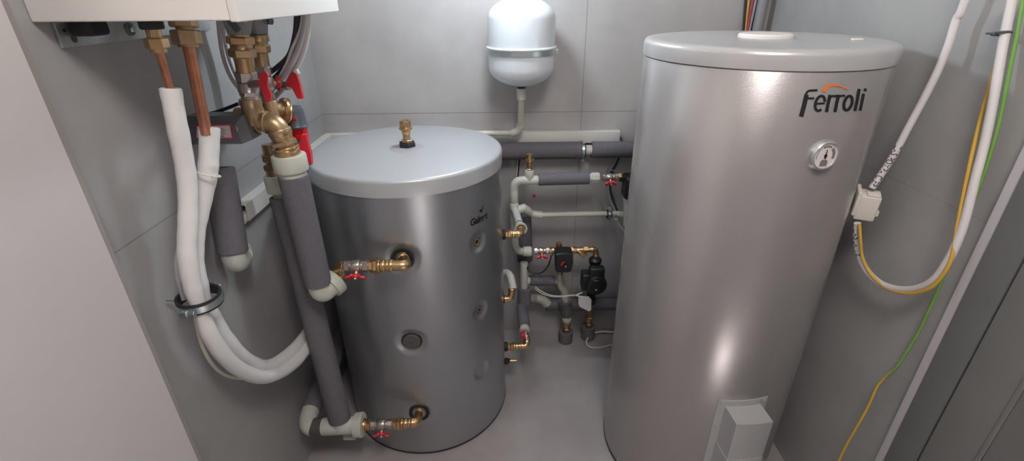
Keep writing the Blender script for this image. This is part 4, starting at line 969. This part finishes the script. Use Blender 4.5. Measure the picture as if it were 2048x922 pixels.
# ------------------------------------------------------------------ corner cables above the tall cylinder
cz = 1.75
for u0_, u1_, mm_, r, lab in ((1491.5, 1487.5, 'cblack', .0040, 'black cable in back right corner bundle, leftmost'), (1497, 1490.5, 'yellow', .0040, 'yellow cable in the back right corner bundle'),
                              (1505, 1495, 'redw', .0052, 'dark red cable in the back right corner bundle'), (1511, 1499, 'cgrey', .0048, 'purple grey cable in the back right corner bundle'), (1515.5, 1505, 'cblack', .0042, 'black cable touching the grey corner conduit')):
    P_ = [at(u0_, 2, Y=cz), at(u1_, 58, Y=cz)]; dd_ = (P_[1] - P_[0]) / (P_[1].z - P_[0].z); A_ = P_[0] + dd_ * (ZC - .002 - P_[0].z) ; x_ = P_[0].x
    tag(B().tube([V((x_, cz, ZC - .002)), V((x_, cz, P_[0].z)), V((P_[1].x, cz, P_[1].z)), V((P_[1].x, cz, .95))], r, 12).build('cable', mm_), lab, 'cable')
q = at(1526, 4, Y=1.735)
o = tag(B().cyl((q.x, 1.735, .95), (q.x, 1.735, ZC - .002), .0165, 24).build('conduit', 'fitting'), 'grey conduit pipe running up the back right corner', 'conduit')

# ------------------------------------------------------------------ right wall cables
XC = .845
jc = at(1733, 410, X=.825)
o = thing('junction_box', 'small cream junction box hanging on the white cable at right', 'junction box', jc - V((0, 0, .035)))
f_ = Matrix.Rotation(math.radians(-28), 3, 'Z') @ Matrix.Rotation(math.radians(8), 3, 'X')
B().box(jc, (.040, .040, .062), f_, .004).build('box_body', 'cream', o)
B().box(jc + f_ @ V((-.022, .004, .008)), (.008, .050, .058), f_, .002).build('box_lid', 'cream', o)
B().box(jc + f_ @ V((.004, -.006, .0335)), (.026, .026, .006), f_, .002).build('cable_entry', 'cream', o)
B().box(jc + f_ @ V((.023, -.002, -.016)), (.009, .012, .014), f_, .003).build('latch', 'cream', o)
c_top = [at(1932, -6, X=.86), at(1912, 40, X=.86), at(1893, 100, X=.858), at(1862, 170, X=.855), at(1822, 245, X=.85), at(1786, 312, X=.84), at(1744, 376, X=.818)]
ce = B().tube(spline([c_top[0] + V((0, .02, .25))] + c_top, 12), .0072, 16).build('white_cable', 'cwhite'); tag(ce, 'thick white cable coming down into the top of cream box', 'cable')
loop = [(1715, 446), (1713, 470), (1717, 505), (1733, 540), (1760, 566), (1795, 578), (1832, 577), (1866, 561), (1892, 528), (1912, 490), (1930, 440), (1950, 360), (1966, 300), (1980, 235), (1993, 165), (2004, 100), (2014, 50), (2026, -8)]
XS = [.812, .82, .835, .845, .85, .85, .85, .85, .85, .85, .852, .855, .86, .862, .864, .866, .868, .87]
LP = [at(u_, v_, X=x_) for (u_, v_), x_ in zip(loop, XS)]
ce2 = B().tube(spline(LP, 12), .0074, 16).build('white_cable', 'cwhite'); tag(ce2, 'thick white cable looping from under cream box up the right wall', 'cable')
def striped(pts, r, k0, k1, twist, label):
    """insulated earth wire: yellow with a green stripe winding round it"""
    P_ = spline(pts, 12); seg = 16; ob = B().tube(P_, r, seg).build('earth_wire', 'yellow'); ob.data.materials.append(M['green'])
    n = len(P_) - 1
    for p_ in ob.data.polygons:
        i, k = divmod(p_.index, seg)
        if i < n: p_.material_index = 1 if k0 <= (k + twist(i / n)) % seg < k1 else 0
    return tag(ob, label, 'wire', 'yellow and green earth wires')
yl_ = [(1719, 448), (1721, 480), (1725, 514), (1741, 547), (1768, 573), (1800, 585), (1834, 585), (1868, 570), (1898, 530), (1908, 490), (1916, 445), (1933, 360), (1946, 300), (1962, 235), (1982, 165), (2000, 100), (2012, 50), (2028, -8)]
YX = [.808, .816, .831, .841, .846, .846, .846, .846, .846, .846, .848, .852, .858, .868, .876, .88, .882, .882]
striped([at(u_, v_, X=x_) for (u_, v_), x_ in zip(yl_, YX)], .0034, 4, 9, lambda t: -5 * t, 'earth wire hugging the looped white cable below the cream box')
gw = [(2047, -8), (2036, 60), (2022, 130), (2006, 210), (1992, 270), (1972, 335), (1950, 395), (1924, 455), (1905, 500), (1886, 555), (1862, 612), (1835, 668), (1806, 715), (1790, 737), (1765, 760), (1752, 778), (1738, 810), (1716, 850), (1694, 888), (1680, 918), (1672, 945)]
GX = [.872] * 5 + [.87, .868, .866, .87, .876, .88, .88, .876, .872, .87, .868, .865, .86, .858, .855, .85]
striped([at(u_, v_, X=x_ - .002) for (u_, v_), x_ in zip(gw, GX)], .0030, 0, 10, lambda t: 4 + 9 * max(0, min(1, (t - .62) * 12)) , 'loose earth wire trailing down from the cable loop to the floor near the door')
# lettering on the cable
def cable_text(s, pts, rad, t0, t1, tip=V((-1, -.6, 0))):
    P_ = spline(pts, 24); cum = [0]
    for i in range(1, len(P_)): cum.append(cum[-1] + (P_[i] - P_[i - 1]).length)
    def pos(t):
        d_ = t * cum[-1]; i = 0
        while i < len(cum) - 2 and cum[i + 1] < d_: i += 1
        k = (d_ - cum[i]) / (cum[i + 1] - cum[i]); return P_[i].lerp(P_[i + 1], k), (P_[i + 1] - P_[i]).normalized()
    bb = B(); W = (t1 - t0) * cum[-1]
    vs, fs = text_mesh(s, 1, 0, .012); x0 = min(v.x for v in vs); w = max(v.x for v in vs) - x0
    hmax = max(v.y for v in vs)
    def f(v):
        c, T = pos(t0 + (t1 - t0) * (v.x - x0) / w); o_ = (CAM - c); o_ = (o_ - T * o_.dot(T)).normalized(); sd = T.cross(o_)
        a = (.5 - v.y / hmax) * 1.9
        return c + (o_ * math.cos(a) + sd * math.sin(a)) * (rad + .0004)
    bb.add([f(v) for v in vs], fs); return bb
cable_text('ZAS POMPA CIEP', c_top[::1], .0072, .74, .985).build('handwriting', 'ink', ce)
cable_text('ZASILANIE', LP[:6], .0074, .06, .40).build('handwriting', 'ink', ce2)
zt0 = at(2003, 67, X=.866)
bb = B(); bb.torus(zt0, (LP[-2] - LP[-3]).normalized(), .0125, .0020, 24, 8); bb.box(zt0 + V((-.012, .0, .0)), (.006, .006, .006), None, .001)
zt1 = at(1973, 67, X=.866); bb.tube([zt0 + V((-.008, 0, 0)), zt1], .0018, 8); tag(bb.build('cable_tie', 'slate'), 'dark cable tie with loose tail on the white cable, top right', 'cable tie')

# ------------------------------------------------------------------ light
def area(name, loc, tgt, size, power, col, sy=None):
    l = bpy.data.lights.new(name, 'AREA'); l.energy = power; l.color = col; l.size = size
    if sy: l.shape = 'RECTANGLE'; l.size_y = sy
    ob = bpy.data.objects.new(name, l); COL.objects.link(ob); ob.location = loc
    ob.rotation_euler = (V(tgt) - V(loc)).to_track_quat('-Z', 'Y').to_euler(); return ob
def point(name, loc, power, col, r):
    l = bpy.data.lights.new(name, 'POINT'); l.energy = power; l.color = col; l.shadow_soft_size = r
    ob = bpy.data.objects.new(name, l); COL.objects.link(ob); ob.location = loc; return ob
def spot(name, loc, tgt, power, col, ang, blend, r):
    l = bpy.data.lights.new(name, 'SPOT'); l.energy = power; l.color = col; l.spot_size = math.radians(ang); l.spot_blend = blend; l.shadow_soft_size = r
    ob = bpy.data.objects.new(name, l); COL.objects.link(ob); ob.location = loc
    ob.rotation_euler = (V(tgt) - V(loc)).to_track_quat('-Z', 'Y').to_euler(); return ob
point('back_lamp', (-.03, 1.42, 1.60), 12, (.80, .91, 1.0), .05)
point('ceiling_lamp', (.22, -.05, 2.30), 42, (1.0, .93, .90), .20)
spot('added_floor_spot', (.50, -.90, 2.40), (.50, -.90, 0), 8500, (1.0, .97, .94), 14, .4, .05)  # added, unseen spot; its bright floor patch makes the tall cylinder's highlight
w = bpy.data.worlds.new('world'); SC.world = w; w.use_nodes = True
w.node_tree.nodes['Background'].inputs[0].default_value = (1.0, .90, .87, 1); w.node_tree.nodes['Background'].inputs[1].default_value = .22
SC.view_settings.view_transform = 'Standard'; SC.view_settings.look = 'None'; SC.view_settings.gamma = 1; SC.view_settings.exposure = .0
SC.view_settings.use_curve_mapping = False
